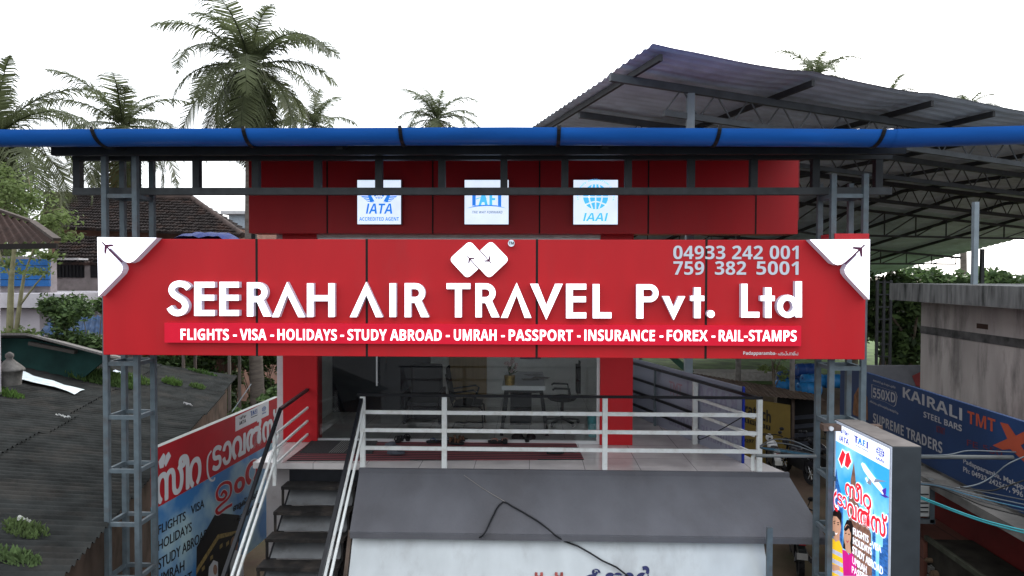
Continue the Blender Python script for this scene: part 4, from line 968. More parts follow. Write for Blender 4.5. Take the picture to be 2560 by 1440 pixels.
for s in (-.29, .29): m = MB(); m.tube([(cx+.15, cy+s, ZI+.48), (cx+.12, cy+s, ZI+.70), (cx-.15, cy+s, ZI+.71), (cx-.19, cy+s, ZI+.68)], .02, 8); m.build('armrest', BLACK, sc)
p = PZ(1486, 1094, ZI); bn_ = thing('waste_bin', 'turquoise plastic waste bin just inside the glass', 'bin', p)
m = MB(); m.tube([(p.x, p.y+.1, ZI), (p.x, p.y+.1, ZI+.38)], [.095, .12], 14); m.tube([(p.x, p.y+.1, ZI+.375), (p.x, p.y+.1, ZI+.395)], .128, 14); m.build('body', mat('turquoise_plastic', (.08, .45, .50), .4), bn_)
p = PZ(1055, 1062, ZI); so_ = thing('reflection_armchair', 'dark armchair shape added in place of a vehicle reflected in the glass', 'armchair', p)  # added dark form imitating a vehicle's reflection in the glass
m = MB(); m.box(p.x-.3, p.x+.3, p.y, p.y+.55, ZI+.1, ZI+.42); m.build('seat', mat('reflection_dark', (.018, .018, .024), .35), so_, .04)
m = MB(); m.box(p.x-.3, p.x+.3, p.y+.55, p.y+.72, ZI+.1, ZI+1.05); m.build('backrest', MATS['reflection_dark'], so_, .05)
for s in (-.36, .3): m = MB(); m.box(p.x+s, p.x+s+.06, p.y, p.y+.7, ZI, ZI+.6); m.build('armrest', MATS['reflection_dark'], so_, .02)

# ------------------------------------------------------------------ tin hoarding under the fascia
th_ = thing('tin_hoarding', 'weathered white tin sheet leaning out under the cement fascia with painted Malayalam letters', 'hoarding', (.3, 8.8, .5))
t0, t1 = P(884, 1336, 9.05), P(1905, 1336, 9.05)
b0, b1 = Vector((t0.x-.02, 8.45, t0.z-1.3)), Vector((t1.x+.1, 8.45, t1.z-1.3)); zt0 = t0.z+.06
A_1, A_2 = Vector((t0.x, 9.05, zt0)), Vector((t1.x, 9.05, zt0))
rnd = random.Random(9); bump_ = [[rnd.uniform(-.012, .012) for _ in range(41)] for _ in range(15)]
def hf(a, b_):
    i, j = round(a*40), round(b_*14); p = A_1.lerp(A_2, a).lerp(b0.lerp(b1, a), b_); return p + Vector((0, bump_[j][i]*1.0, 0))
m = MB(); m.grid(lambda a, b_: hf(a, 1-b_), 40, 14); m.build('tin_sheet', TIN, th_)
m = MB(); m.bar(A_2 + Vector((.02, .0, 0)), b1 + Vector((.02, 0, 0)), .03, .02); m.build('edge_batten', mat('old_batten', (.10, .075, .06), .8, var=.3), th_)
m = MB(); m.bar(A_1 - Vector((.04, 0, 0)), b0 - Vector((.04, 0, 0)), .05, .03); m.build('edge_batten', mat('old_batten', (.10, .075, .06), .8, var=.3), th_)
hn = Vector((0, -1.3, .6)).normalized()
tp = A_1; hnrm = (b0-A_1).cross(A_2-A_1).normalized()
if hnrm.y > 0: hnrm = -hnrm
def hH(u, v): return hit(u, v, A_1, hnrm) + hnrm*.02
HR_, HB_ = mat('painted_red_letters', (.30, .07, .06), .7, var=.3, scale=20), mat('painted_blue_letters', (.03, .035, .11), .7, var=.3, scale=20)
def ht(s, u0, u1, v0, v1, mm): return text('painted_letters', s, hH(u0, v1), hH(u1, v1), hH(u0, v0), mm, None, .002, .03)
join([ht('ന്ത്ര', 1308, 1440, 1430, 1482, HR_), ht('ളീ', 1462, 1502, 1422, 1478, HB_), ht('നാർ', 1510, 1628, 1415, 1478, HB_)], 'painted_lettering', th_)
m = MB(); pts = [hH(u, v) + hnrm*.05 for u, v in ((1392, 1338),)]
cbl = thing('black_cable', 'loose black cable looping over the fascia and down across the tin sheet', 'cable', P(1262, 1257, 9.2))
fnrm = Vector((0, -(zt-0), 0))
def fpt(u, v):                               # a point on the sloping fascia
    p0 = Vector((-2.44, 9.715, ZD-.005)); n0 = Vector((0, -(ZD-.005-zb), 0) ) ; n0 = Vector((0, zb-(ZD-.005), 9.715-8.92)).normalized()
    return hit(u, v, p0, n0) + n0*.02
cp_ = [hH(u, v) + hnrm*.03 for u, v in ((1156, 1340), (1172, 1347), (1192, 1348))] + [P(1206, 1340, 8.86), P(1216, 1326, 8.87)] + [fpt(u, v) for u, v in ((1226, 1306), (1234, 1290), (1241, 1275), (1249, 1264), (1258, 1257), (1267, 1259), (1281, 1268), (1305, 1281), (1330, 1296), (1350, 1309))] + [P(1372, 1324, 8.87), P(1390, 1340, 8.85)] + [hH(u, v) + hnrm*.03 for u, v in ((1412, 1354), (1445, 1366), (1478, 1385), (1505, 1402), (1540, 1418), (1575, 1445))]
m = MB(); m.tube(cp_, .012, 8); m.build('cable_sheath', BLACK, cbl)
m = MB(); m.tube([fpt(1160, 1190), fpt(1205, 1222), fpt(1262, 1256)], .004, 5); m.build('tie_wire', mat('tie_wire', (.3, .28, .26), .5), cbl)

spo = thing('steel_plate_post', 'thin grey steel plate post standing at the right end of the tin hoarding', 'post', (P(1922, 1380, 8.7).x, 8.7, 0))
m = MB(); q = P(1924, 1318, 8.72); m.box(q.x-.035, q.x+.035, 8.70, 8.74, 0, q.z); m.build('plate', STEEL, spo)
pp_ = thing('drain_pipe', 'short white drain pipe stub beside the corner post of the deck railing', 'pipe', P(1882, 1165, 9.83))
m = MB(); q = P(1882, 1165, 9.83); m.tube([(q.x, 9.83, ZD), (q.x, 9.83, ZD+.2), (q.x+.06, 9.83, ZD+.24)], .028, 8); m.build('stub', WHITEP, pp_)
# ------------------------------------------------------------------ corrugated shed roof on the left
sh_ = thing('corrugated_shed', 'low shed with a dark mossy corrugated roof running back along the left side', 'shed', (-9, 13, 0))
E0, E1 = P(596, 943, 21.6), P(365, 1240, 9.95)
ze_ = CZ-3.2
E0 = PZ(596, 943, ze_); E1 = PZ(250, 1345, ze_); ed = (E1-E0); ed.z = 0; EL = ed.length; ed.normalize()
E2 = E0 + ed*(EL+4.5); ELn = (E2-E0).length
wd = Vector((-.87, -.49, .231)); wn = wd.normalized()
WR = 15.5; PIT = .165
cm = MB(); NS = int(ELn/PIT*6)
rnd = random.Random(2)
def cor(t, w, lift): return E0 + ed*t + wd*w + Vector((0, 0, .024*math.sin(2*math.pi*t/PIT) + lift))
nsh = 7; seg = WR/nsh
for k in range(nsh):
    js = [rnd.uniform(-.10, .10) for _ in range(40)]
    def fn(a, b_, k=k): return cor(a*ELn, k*seg - (.18 if k else 0) + js[int(a*12) % 40]*(1 if k else .25) + b_*(seg+.18), .03 - .034*b_)
    cm.grid(fn, NS, 2)
cm.build('roof', mat('mossy_asbestos', (.025, .027, .0265), .95, var=.45, scale=2.5, bump=.5, bscale=20, stain=(.06, .054, .048), stain_amt=.5, stain_scale=1.2, spec=.1), sh_)
m = MB(); a_ = E0 + ed*.2 + wd*.3; b_ = E2 + wd*.3
m.prism([(a_.x, a_.y, 0), (b_.x, b_.y, 0), (b_.x, b_.y, ze_+.0), (a_.x, a_.y, ze_+.0)], Vector((-.2, 0, 0))); m.build('wall', mat('laterite_brick_wall', (.09, .06, .045), .95, var=.5, scale=3, stain=(.03, .03, .028), stain_amt=.6), sh_)
m = MB(); a_ = E0 + ed*.2 + wd*.3; b_ = a_ + wd*3; m.prism([(a_.x, a_.y, 0), (b_.x, b_.y, 0), (b_.x, b_.y, b_.z-.1), (a_.x, a_.y, ze_)], Vector((0, -.2, 0))); m.build('gable_wall', MATS['laterite_brick_wall'], sh_)
def roofpt(u, v, k=0.0): return hit(u, v, E0, ed.cross(wd)) + Vector((0, 0, k))
def tuft(name, label, u, v, rx, ry, h, n, seed, col, kind=None, group=None):
    c = roofpt(u, v, .05); rr = random.Random(seed); m = MB()
    for i in range(n):
        a = rr.uniform(0, 6.28); r_ = math.sqrt(rr.random()); b = c + Vector((r_*rx*math.cos(a), 0, 0)) + ed*(r_*ry*math.sin(a)); b.z = c.z + (wd.z/(-wd.x))*(-(b.x-c.x))*.9
        hh = h*rr.uniform(.4, 1)*(1-.6*r_*r_); d_ = Vector((rr.uniform(-.6, .6), rr.uniform(-.6, .6), 1))*hh; s_ = Vector((rr.uniform(-1, 1), rr.uniform(-1, 1), 0)).normalized()*rr.uniform(.006, .016)
        m.add([b-s_, b+s_, b+d_*.6+s_*1.2, b+d_, b+d_*.6-s_*1.2], [(0, 1, 2, 3, 4)])
    o = m.build(name, mat('tuft_%s' % (str(col)), col, .9, var=.5, scale=8, trans=.25)); return tag(o, label, 'weeds' if kind is None else None, group, kind)
tuft('weed_patch', 'thick bright green weed patch on the dark roof behind the left tower', 238, 952, 1.0, .45, .32, 2200, 1, (.075, .13, .04))
tuft('weed_patch', 'thin weed patch trailing from the thick one right of the tower', 335, 955, .55, .3, .2, 500, 2, (.09, .15, .04))
tuft('weed_patch', 'small rounded weed tuft on the dark roof right of the left tower', 430, 963, .26, .18, .22, 300, 3, (.09, .16, .04))
tuft('weed_patch', 'small weed tuft nearest the far corner of the dark roof', 493, 973, .22, .15, .16, 160, 4, (.08, .13, .04))
tuft('weed_patch', 'long weed strip by the far edge of the dark roof under the sign', 505, 936, .45, .12, .14, 200, 5, (.06, .12, .03))
tuft('weed_patch', 'bright grass clump on the near part of the dark roof', 65, 1335, .28, .2, .12, 260, 6, (.085, .125, .045))
tuft('weed_patch', 'bright grass clump at the bottom left corner of the dark roof', 35, 1405, .30, .16, .12, 260, 7, (.085, .13, .05))
tuft('weed_patch', 'flat mossy weed patch at the left edge below the torn white sheet', 10, 990, .4, .2, .15, 300, 8, (.08, .15, .035))
def litter(label, u, v, L, Wd, col, name='torn_sheet', cat='litter'):
    c = roofpt(u, v, .09); rr = random.Random(u); m = MB()
    k = 9
    h_ = [[rr.uniform(0, .05) for _ in range(k+1)] for _ in range(5)]
    edg = [rr.uniform(.55, 1) for _ in range(k+1)]
    m.grid(lambda a, b_: c + Vector((-1, 0, .265))*(-L*(a-.5)) * -1 + ed*(Wd*(b_-.5)*edg[round(a*k)]) + Vector((0, 0, h_[round(b_*4)][round(a*k)])), k, 4, 0, False)
    return tag(m.build(name, mat('litter_'+str(u), col, .5, var=.25, scale=5)), label, cat)
litter('torn white plastic sheet crumpled on the dark roof at the left edge', 85, 960, 2.0, .7, (.62, .70, .72))
litter('white plastic scrap behind the weed patch right of the left tower', 320, 948, .75, .35, (.60, .66, .74))
litter('small pale scrap lying on the middle of the dark roof', 158, 1055, .25, .12, (.30, .31, .31))
litter('small pale stone like scrap low on the dark roof', 60, 1322, .16, .08, (.35, .36, .33))
litter('pale flake on the upper right of the dark roof', 470, 1022, .2, .1, (.3, .3, .31))

# dark green lean-to behind that roof with a hanging lamp hood in front
gl_ = thing('green_lean_to', 'dark green tarpaulin lean-to with a sloping tin roof behind the mossy roof', 'shed', P(100, 960, 16))
YG = 15.6
m = MB(); q = [P(u, v, YG) for u, v in ((-140, 990), (172, 975), (262, 900), (262, 888), (70, 846), (-140, 846))]; m.prism(q, (0, .06, 0)); m.build('tarpaulin', mat('green_tarpaulin', (.012, .05, .045), .7, var=.3, scale=2, bump=.3, bscale=2), gl_)
m = MB(); a_, b_, c_ = P(-140, 838, YG-.35), P(64, 838, YG-.35), P(272, 893, YG-.35)
m.obox(a_, b_-a_, (0, 1.3, -.32), (0, 0, .05)); m.obox(b_, c_-b_, (0, 1.3, -.32), (0, 0, .05)); m.build('roof', mat('lean_to_tin', (.16, .15, .145), .7, var=.3, scale=4, stretch=(8, 1, 1)), gl_)
m = MB(); a_, b_ = P(75, 858, YG-.2), P(190, 880, YG-.2); m.bar(a_, b_, .12, .08); m.build('beam', mat('old_timber', (.06, .055, .05), .8), gl_)
lp = thing('stone_finial', 'grey bell shaped roof finial at the left edge in front of the green lean-to', 'finial', P(20, 945, 13))
pr = [(0.02, 880), (.07, 885), (.075, 892), (.05, 896), (.10, 903), (.20, 915), (.25, 922), (.26, 926), (.22, 928), (.20, 945), (.19, 962)]
c_ = P(24, 900, 13.2); m = MB(); m.tube([(c_.x, c_.y, P(24, v, 13.2).z) for r_, v in pr], [r_*1.0 for r_, v in pr], 18); m.build('body', mat('weathered_cement', (.13, .125, .12), .9, var=.35, scale=6, bump=.5), lp)

# ------------------------------------------------------------------ old houses at the left
TL = mat('old_roof_tile', (.036, .030, .029), .95, var=.55, scale=5, stain=(.10, .055, .042), stain_amt=.5, stain_scale=1.6, spec=.1)
def tileroof(mb, A, B, Cc, D, rows, cols, hgt=.05):   # A,B eave (left,right); D,Cc ridge (left,right)
    A, B, Cc, D = map(Vector, (A, B, Cc, D)); n = (B-A).cross(D-A).normalized()
    if n.z < 0: n = -n
    rr = random.Random(rows*7+cols); jt = [rr.uniform(-.02, .02) for _ in range(cols+1)]
    for r_ in range(rows):
        def fn(a, b_, r_=r_):
            v = (r_ + b_)/rows; p = A.lerp(D, v).lerp(B.lerp(Cc, v), a); ph = (a*cols) % 1
            return p + n*(hgt*(1.2*(1-b_)) + hgt*.7*abs(math.sin(math.pi*ph)) + jt[int(a*cols)])
        mb.grid(fn, cols*4, 1, 0, False)
        def fr(a, b_, r_=r_):
            p = A.lerp(D, r_/rows).lerp(B.lerp(Cc, r_/rows), a); ph = (a*cols) % 1
            return p + n*((hgt*1.2 + hgt*.7*abs(math.sin(math.pi*ph)) + jt[int(a*cols)])*b_ - .03*(1-b_))
        mb.grid(fr, cols*4, 1, 0, False)
th2 = thing('tiled_house', 'long old house with a dark mottled clay tile roof behind the left tower', 'house', P(350, 600, 29))
YH = 29
m = MB()
tileroof(m, P(95, 569, 25.5), P(600, 590, 25.5), P(478, 497, YH), P(120, 487, YH), 13, 62); m.build('roof', TL, th2)
m = MB(); tileroof(m, P(600, 590, 25.5), P(640, 592, 30.5), P(480, 497, YH+.6), P(478, 497, YH), 13, 24); m.build('hip_roof', TL, th2)
m = MB(); m.tube([P(112, 486, YH-.02), P(480, 495, YH-.02)], .14, 8); m.tube([P(480, 495, YH), P(606, 588, 25.6)], .12, 8); m.build('ridge_tiles', mat('ridge_tile', (.07, .05, .045), .9, var=.4, scale=4), th2)
m = MB(); a_, b_ = P(120, 600, 26.4), P(590, 600, 26.4); m.box(a_.x, b_.x, 26.4, 32, 0, P(120, 571, 26.4).z); m.build('wall', mat('reddish_brick_house', (.20, .11, .085), .9, var=.35, scale=2), th2)
m = MB(); tileroof(m, P(118, 660, 23.4), P(262, 662, 23.4), P(262, 592, 25.6), P(160, 590, 25.6), 9, 16); m.build('porch_roof', TL, th2)
m = MB(); a_, b_ = P(108, 640, 23.6), P(262, 640, 23.6); m.box(a_.x-.2, b_.x, 23.5, 26.3, 0, P(200, 662, 23.6).z); m.build('porch_wall', mat('grey_pink_wall', (.30, .26, .26), .9, var=.2, stain=(.08, .075, .07), stain_amt=.7), th2)
m = MB(); a_, b_ = P(128, 652, 23.45), P(209, 694, 23.45); m.box(a_.x, b_.x, 23.44, 23.499, b_.z, a_.z); m.build('window', mat('dark_window', (.012, .012, .014), .3), th2)
m = MB(); a_, b_ = P(226, 652, 23.45), P(250, 694, 23.45); m.box(a_.x, b_.x, 23.44, 23.499, b_.z, a_.z); m.build('window', MATS['dark_window'], th2)
m = MB()
for i in range(9): x = P(132+9*i, 672, 23.4).x; m.box(x-.012, x+.012, 23.41, 23.438, P(130, 694, 23.4).z, P(130, 653, 23.4).z)
m.build('window_bars', BLACK, th2)
m = MB(); a_, b_ = P(110, 643, 23.2), P(210, 650, 23.2); m.box(a_.x, b_.x, 22.9, 23.43, b_.z, b_.z+.06); m.build('window_ledge', WALLW, th2)
wh = thing('white_house', 'pale plastered house with blue roller shutter at the far left', 'house', P(40, 780, 20))
YW = 20.0
m = MB(); a_, b_ = P(-200, 790, YW), P(99, 790, YW); m.box(a_.x, b_.x, YW, YW+3, 0, P(40, 772, YW).z); m.build('wall', mat('lilac_plaster', (.44, .41, .45), .85, var=.08, scale=2, stain=(.12, .11, .1), stain_amt=.6, stain_scale=.7), wh)
m = MB(); a_, b_ = P(-200, 733, YW-.4), P(111, 770, YW-.4); m.box(a_.x, b_.x, YW-.4, YW+3, b_.z, a_.z); m.box(b_.x+.001, b_.x+.35, YW-.2, YW+3, b_.z+.03, a_.z-.02); m.build('balcony_slab', mat('pale_slab', (.50, .48, .52), .85, var=.08, stain=(.1, .1, .095), stain_amt=.5), wh)
m = MB(); a_, b_ = P(-200, 640, YW+.6), P(126, 733, YW+.6); m.box(a_.x, b_.x, YW+.6, YW+.9, b_.z, a_.z); m.build('upper_wall', mat('grimy_upper_wall', (.28, .25, .26), .85, var=.2, stain=(.05, .05, .05), stain_amt=.8), wh)
m = MB(); a_, b_ = P(-200, 647, YW+.5), P(124, 717, YW+.5)
for k in range(4):
    z0 = b_.z + (a_.z-b_.z)*k/4; m.box(a_.x, b_.x, YW+.46, YW+.56, z0+.015, z0+(a_.z-b_.z)/4-.005)
m.build('roller_shutter', mat('blue_shutter', (.015, .10, .30), .5, var=.2, scale=2), wh)
aw = thing('blue_awning', 'faded blue corrugated awning sloping beside the pale house', 'awning', P(180, 820, 19))
m = MB(); A_, B_, C_, D_ = P(92, 838, 18.3), P(262, 838, 18.3), P(262, 790, 20.0), P(135, 788, 20.0)
m.grid(lambda a, b_: A_.lerp(D_, b_).lerp(B_.lerp(C_, b_), a) + Vector((0, 0, .03*math.sin(a*60))), 90, 2); m.build('sheet', mat('faded_blue_sheet', (.016, .05, .125), .65, var=.4, scale=2.5, stain=(.08, .09, .10), stain_amt=.7, stain_scale=1.3), aw)
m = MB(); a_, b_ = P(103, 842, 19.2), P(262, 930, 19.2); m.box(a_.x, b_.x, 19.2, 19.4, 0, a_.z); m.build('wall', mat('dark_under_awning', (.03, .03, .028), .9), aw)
nr = thing('eave_roof', 'corner of a dark rusty corrugated roof jutting in at the upper left', 'roof', P(40, 580, 13))
m = MB(); A_, B_, C_, D_ = P(-150, 610, 11.5), P(143, 606, 11.5), P(80, 560, 13.2), P(-150, 480, 13.2)
m.grid(lambda a, b_: A_.lerp(D_, b_).lerp(B_.lerp(C_, b_), a) + Vector((0, 0, .025*math.sin(a*80))), 130, 3, 0, False); m.build('sheet', mat('rusty_dark_sheet', (.030, .017, .014), .9, var=.5, scale=3, stretch=(1, 5, 1), spec=.1), nr)
m = MB(); m.bar(A_ - Vector((0, 0, .06)), B_ - Vector((0, 0, .06)), .06, .09); m.build('fascia', mat('dark_timber', (.02, .017, .016), .9), nr)
m = MB(); m.bar(D_ + Vector((0, 0, .05)), C_ + Vector((0, 0, .05)), .16, .05); m.bar(C_ + Vector((0, 0, .05)), B_ + Vector((0, 0, .05)), .12, .05); m.build('ridge_cap', mat('ridge_cap', (.055, .042, .037), .8, var=.3), nr)
m = MB(); a_ = P(-10, 700, 12.8); m.box(a_.x-3, a_.x, 12.6, 12.9, 0, P(0, 606, 12.8).z); m.build('wall', MATS['lilac_plaster'], nr)
tpn = thing('blue_tarpaulin', 'crumpled blue tarpaulin heap showing above the sign left of the red column', 'tarpaulin', P(500, 590, 22))
rr = random.Random(5)
a_, b_ = P(422, 608, 22), P(570, 608, 22); wj = [[rr.uniform(-.035, .035) for _ in range(13)] for _ in range(7)]
m = MB(); m.grid(lambda a, b2: Vector((a_.x+(b_.x-a_.x)*a, 22+1.6*b2, a_.z + .38*math.sin(math.pi*min(1, max(0, b2*.9+.1)))**.5*min(1, 6*a+.2, 6*(1-a)+.2) + wj[round(b2*6)][round(a*12)])), 12, 6); m.build('sheet', mat('tarp_blue', (.012, .03, .15), .6, var=.2), tpn)
m = MB(); zq_ = P(500, 870, 22).z; m.box(a_.x+.1, b_.x-.1, 22.4, 23.4, zq_, a_.z)
for x in (a_.x+.2, b_.x-.2):
    for y in (22.5, 23.3): m.box(x-.04, x+.04, y-.04, y+.04, 0, zq_-.001)
m.build('load', mat('covered_stack', (.12, .10, .09), .9), tpn)
fb2 = thing('distant_block', 'small grey flat roofed block far behind the tiled house', 'building', P(600, 560, 48))
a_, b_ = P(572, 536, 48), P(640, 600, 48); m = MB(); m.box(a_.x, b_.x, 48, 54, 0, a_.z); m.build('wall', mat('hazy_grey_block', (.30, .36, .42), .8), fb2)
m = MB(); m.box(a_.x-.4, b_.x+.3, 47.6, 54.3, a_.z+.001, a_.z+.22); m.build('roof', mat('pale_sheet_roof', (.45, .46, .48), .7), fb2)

# ------------------------------------------------------------------ palms, trees and bushes
PALMG = [mat('palm_leaf', (.082, .098, .046), .55, var=.45, scale=.8, trans=.40), mat('dry_palm_leaf', (.15, .105, .045), .7, var=.3, scale=.8, trans=.25)]
BARK = mat('palm_bark', (.13, .11, .095), .9, var=.3, scale=3, bump=.4, bscale=10, stretch=(1, 1, 4))
def frond(mb, c, az, el, L, droop, rr, mi=0, n=15, wide=1.0):
    h = Vector((math.cos(az), math.sin(az), 0)); p = Vector(c); pts = [p.copy()]; e = el; st = L/n; tw = rr.uniform(-.25, .25)
    for i in range(n):
        s = (i+.5)/n; e = el - droop*s**1.4
        h2 = Vector((math.cos(az+tw*s), math.sin(az+tw*s), 0))
        p = p + (h2*math.cos(e) + Vector((0, 0, math.sin(e))))*st; pts.append(p.copy())
    mb.tube(pts, .035, 4, mi, False, .006)
    for i in range(1, n):
        for sub in (0, .25, .5, .75):
            s = (i+sub)/n; a = pts[i].lerp(pts[min(i+1, n)], sub); d = (pts[min(i+1, n)]-pts[i]).normalized()
            side = d.cross(Vector((0, 0, 1)))
            if side.length < .15: side = Vector((-h.y, h.x, 0))
            side.normalize(); up = side.cross(d)
            ll = L*.265*wide*(math.sin(math.pi*min(1, .12+s*.9))**.6)*(1 if s < .9 else .8)
            for sg_ in (-1, 1):
                if rr.random() < .06: continue
                l2 = ll*rr.uniform(.75, 1.1); hang = rr.uniform(.4, 1.25)
                q1 = a + side*sg_*l2*.5 + d*l2*.28 + up*l2*.06 - Vector((0, 0, 1))*l2*.12*hang
                q2 = q1 + side*sg_*l2*.28 + d*l2*.25 - Vector((0, 0, 1))*l2*.45*hang
                wv = d*.024*(L/4+.35)*rr.uniform(.7, 1.2)
                mb.add([a-wv, a+wv, q1+wv*.8, q2, q1-wv*.8], [(0, 1, 2, 4), (4, 2, 3)], mi)
def palm(label, base, crown, L, nf, seed, tr=.2, emin=-55, emax=85, az=None, dry=2, custom=None):
    t = thing('coconut_palm', label, 'palm tree', base, 'coconut palms behind the buildings'); rr = random.Random(seed)
    b, c = Vector(base), Vector(crown); md = b.lerp(c, .5) + Vector((rr.uniform(-.3, .3), 0, 0))
    m = MB(); m.tube([b, b.lerp(md, .5) + Vector((.0, 0, 0)), md, md.lerp(c, .5), c], [tr*1.25, tr*1.05, tr, tr*.9, tr*.8], 10); m.build('trunk', BARK, t)
    m = MB()
    L_ = custom or []
    for i in range(nf):
        a = (i+.5)/nf; el = R(emax + (emin-emax)*a + rr.uniform(-9, 9)); azm = i*2.39996 + rr.uniform(-.25, .25) + seed
        if az is not None: azm = az[0] + (az[1]-az[0])*rr.random()
        frond(m, c + Vector((0, 0, .1*(1-a))), azm, el, L*rr.uniform(.85, 1.1)*(1 if a > .12 else .75), R(rr.uniform(45, 95) + 30*math.sin(math.pi*a)), rr, 1 if i >= nf-dry else 0)
    for azm, el, LL, dr in L_: frond(m, c, azm, R(el), LL, R(dr), rr)
    m.build('crown', PALMG, t)
    m = MB()
    for k in range(6): a = k*1.05+seed; m.ball(c + Vector((.28*math.cos(a), .28*math.sin(a), -.28-.08*(k % 2))), .15, .15, .18, 8, 0, 5)
    m.build('coconuts', mat('green_coconut', (.10, .10, .03), .5), t)
    return t
def pg(u, v, Y, gu=None):
    c = P(u, v, Y); b = P(gu or u, v, Y); return (b.x, Y, gz(b.x, Y)), c
b, c = pg(628, 175, 24, 645); palm('tallest coconut palm with a full crown above the gutter, trunk seen below the sign', b, c, 4.0, 38, 3, .22, emin=-82)
b, c = pg(308, 322, 30, 318); palm('coconut palm with a medium crown just left of the tallest palm', b, c, 3.8, 30, 7, .2, emin=-75)
b, c = pg(-10, 345, 21, -20); palm('coconut palm cut by the left edge of the view with fronds over the leafy tree', b, c, 4.0, 28, 12, .2, emin=-80)
b, c = pg(785, 318, 40); palm('distant coconut palm half hidden behind the right side of the tallest palm', b, c, 3.2, 20, 5, .2)
b, c = pg(1092, 300, 46); palm('small distant coconut palm rising over the middle of the gutter', b, c, 3.4, 22, 9, .2, emin=-40)
b, c = pg(2035, 205, 42); palm('sunlit coconut palm top showing above the ridge of the big shed', b, c, 3.3, 18, 21, .2, emin=-20)
b, c = pg(2225, 250, 48); palm('coconut frond tips just showing over the big shed roof', b, c, 2.2, 9, 15, .2, emin=0)
b, c = pg(2420, 285, 48); palm('coconut frond tips over the big shed roof near the right edge', b, c, 2.6, 10, 18, .2, emin=0)

def leafball(mb, c, rx, ry, rz, n, size, rr, shell=.5, mis=(0,)):
    c = Vector(c)
    for i in range(n):
        d = Vector((rr.gauss(0, 1), rr.gauss(0, 1), rr.gauss(0, 1))).normalized(); r_ = shell + (1-shell)*rr.random(); r_ *= rr.uniform(.6, 1.08)
        p = c + Vector((d.x*rx, d.y*ry, d.z*rz))*r_
        u_ = Vector((rr.gauss(0, 1), rr.gauss(0, 1), rr.gauss(0, .6))).normalized(); w_ = u_.cross(Vector((rr.gauss(0, 1), rr.gauss(0, 1), rr.gauss(0, 1)))).normalized(); s = size*rr.uniform(.6, 1.3)
        mb.add([p-u_*s, p+w_*s*.45, p+u_*s, p-w_*s*.45], [(0, 1, 2, 3)], rr.choice(mis))
LEAF_D = [mat('dark_leaf', (.042, .072, .030), .6, var=.4, scale=1.5, trans=.2), mat('mid_leaf', (.072, .115, .042), .6, var=.4, scale=1.5, trans=.2), mat('light_leaf', (.085, .14, .045), .6, var=.35, scale=1.5, trans=.25)]
LEAF_Y = [mat('fresh_leaf', (.125, .175, .055), .6, var=.3, scale=1.5, trans=.35), mat('pale_fresh_leaf', (.165, .215, .08), .6, var=.3, trans=.35)]
WOOD = mat('tree_bark', (.12, .10, .075), .9, var=.3, scale=5)
def tree(label, base, h, cr, seed, n=2600, size=.12, name='leafy_tree', mats=None, cat='tree', group=None, blobs=13):
    t = thing(name, label, cat, base, group); rr = random.Random(seed); b = Vector(base); mats = mats or LEAF_D
    m = MB(); top = b + Vector((rr.uniform(-.3, .3), rr.uniform(-.3, .3), h*.62)); m.tube([b, b.lerp(top, .5) + Vector((rr.uniform(-.2, .2), 0, 0)), top], [cr*.11, cr*.08, cr*.05], 8)
    cs = []
    for k in range(blobs):
        a = rr.uniform(0, 6.28); r_ = cr*rr.uniform(.1, .75); q = b + Vector((r_*math.cos(a), r_*math.sin(a), h*rr.uniform(.42, .92))); cs.append(q)
        if k < 7: st = b.lerp(top, rr.uniform(.5, 1)); m.tube([st, st.lerp(q, .5) + Vector((0, 0, .2)), q], .03*cr, 5, r1=.01)
    m.build('trunk', WOOD, t); m = MB()
    for q in cs: k = rr.uniform(.25, .48)*cr; leafball(m, q, k, k, k*.75, n//blobs, size, rr, .45, range(len(mats)))
    m.build('crown', mats, t); return t
def bush(label, base, rx, h, seed, n=900, size=.10, mats=None, group=None, name='leafy_bush'):
    t = thing(name, label, 'bush', base, group); rr = random.Random(seed); b = Vector(base); mats = mats or LEAF_D; m = MB(); s = MB()
    for k in range(7):
        q = b + Vector((rr.uniform(-.75, .75)*rx, rr.uniform(-.5, .5)*rx, h*rr.uniform(.35, .85))); s.tube([b, b.lerp(q, .5), q], .025, 5, r1=.008)
        kk = rx*rr.uniform(.3, .55); leafball(m, q, kk, kk, min(kk, h*.4), n//7, size, rr, .3, range(len(mats)))
    s.build('stem', WOOD, t); m.build('foliage', mats, t); return t
def G(u, Y): p = P(u, 900, Y); return (p.x, Y, gz(p.x, Y))
# young feathery tree at the left
ft = thing('feathery_tree', 'slender feathery tree with bright green leaves in front of the pale house', 'tree', G(35, 17))
b = Vector(G(30, 17.2)); m = MB(); rr = random.Random(31); lv = MB()
def fp_(u, v, dy=0): return P(u, v, 17.2+dy)
stems = [[fp_(18, 1010), fp_(24, 830), fp_(28, 700), fp_(34, 640), fp_(38, 560), fp_(30, 480)], [fp_(38, 1010), fp_(40, 830), fp_(52, 740), fp_(60, 690), fp_(85, 620), fp_(120, 570)], [fp_(34, 640), fp_(60, 560), fp_(80, 490), fp_(70, 440)], [fp_(30, 700), fp_(5, 650), fp_(-20, 560)], [fp_(52, 760), fp_(90, 710), fp_(130, 665)], [fp_(85, 620), fp_(130, 590), fp_(190, 580)], [fp_(60, 560), fp_(110, 530), fp_(160, 520)]]
for i, s in enumerate(stems): m.tube([Vector(q) for q in s], (.10 if i == 0 else .07 if i == 1 else .03), 7, r1=.012)
m.build('trunk', mat('pale_bark', (.20, .19, .11), .8, var=.25, scale=5), ft)
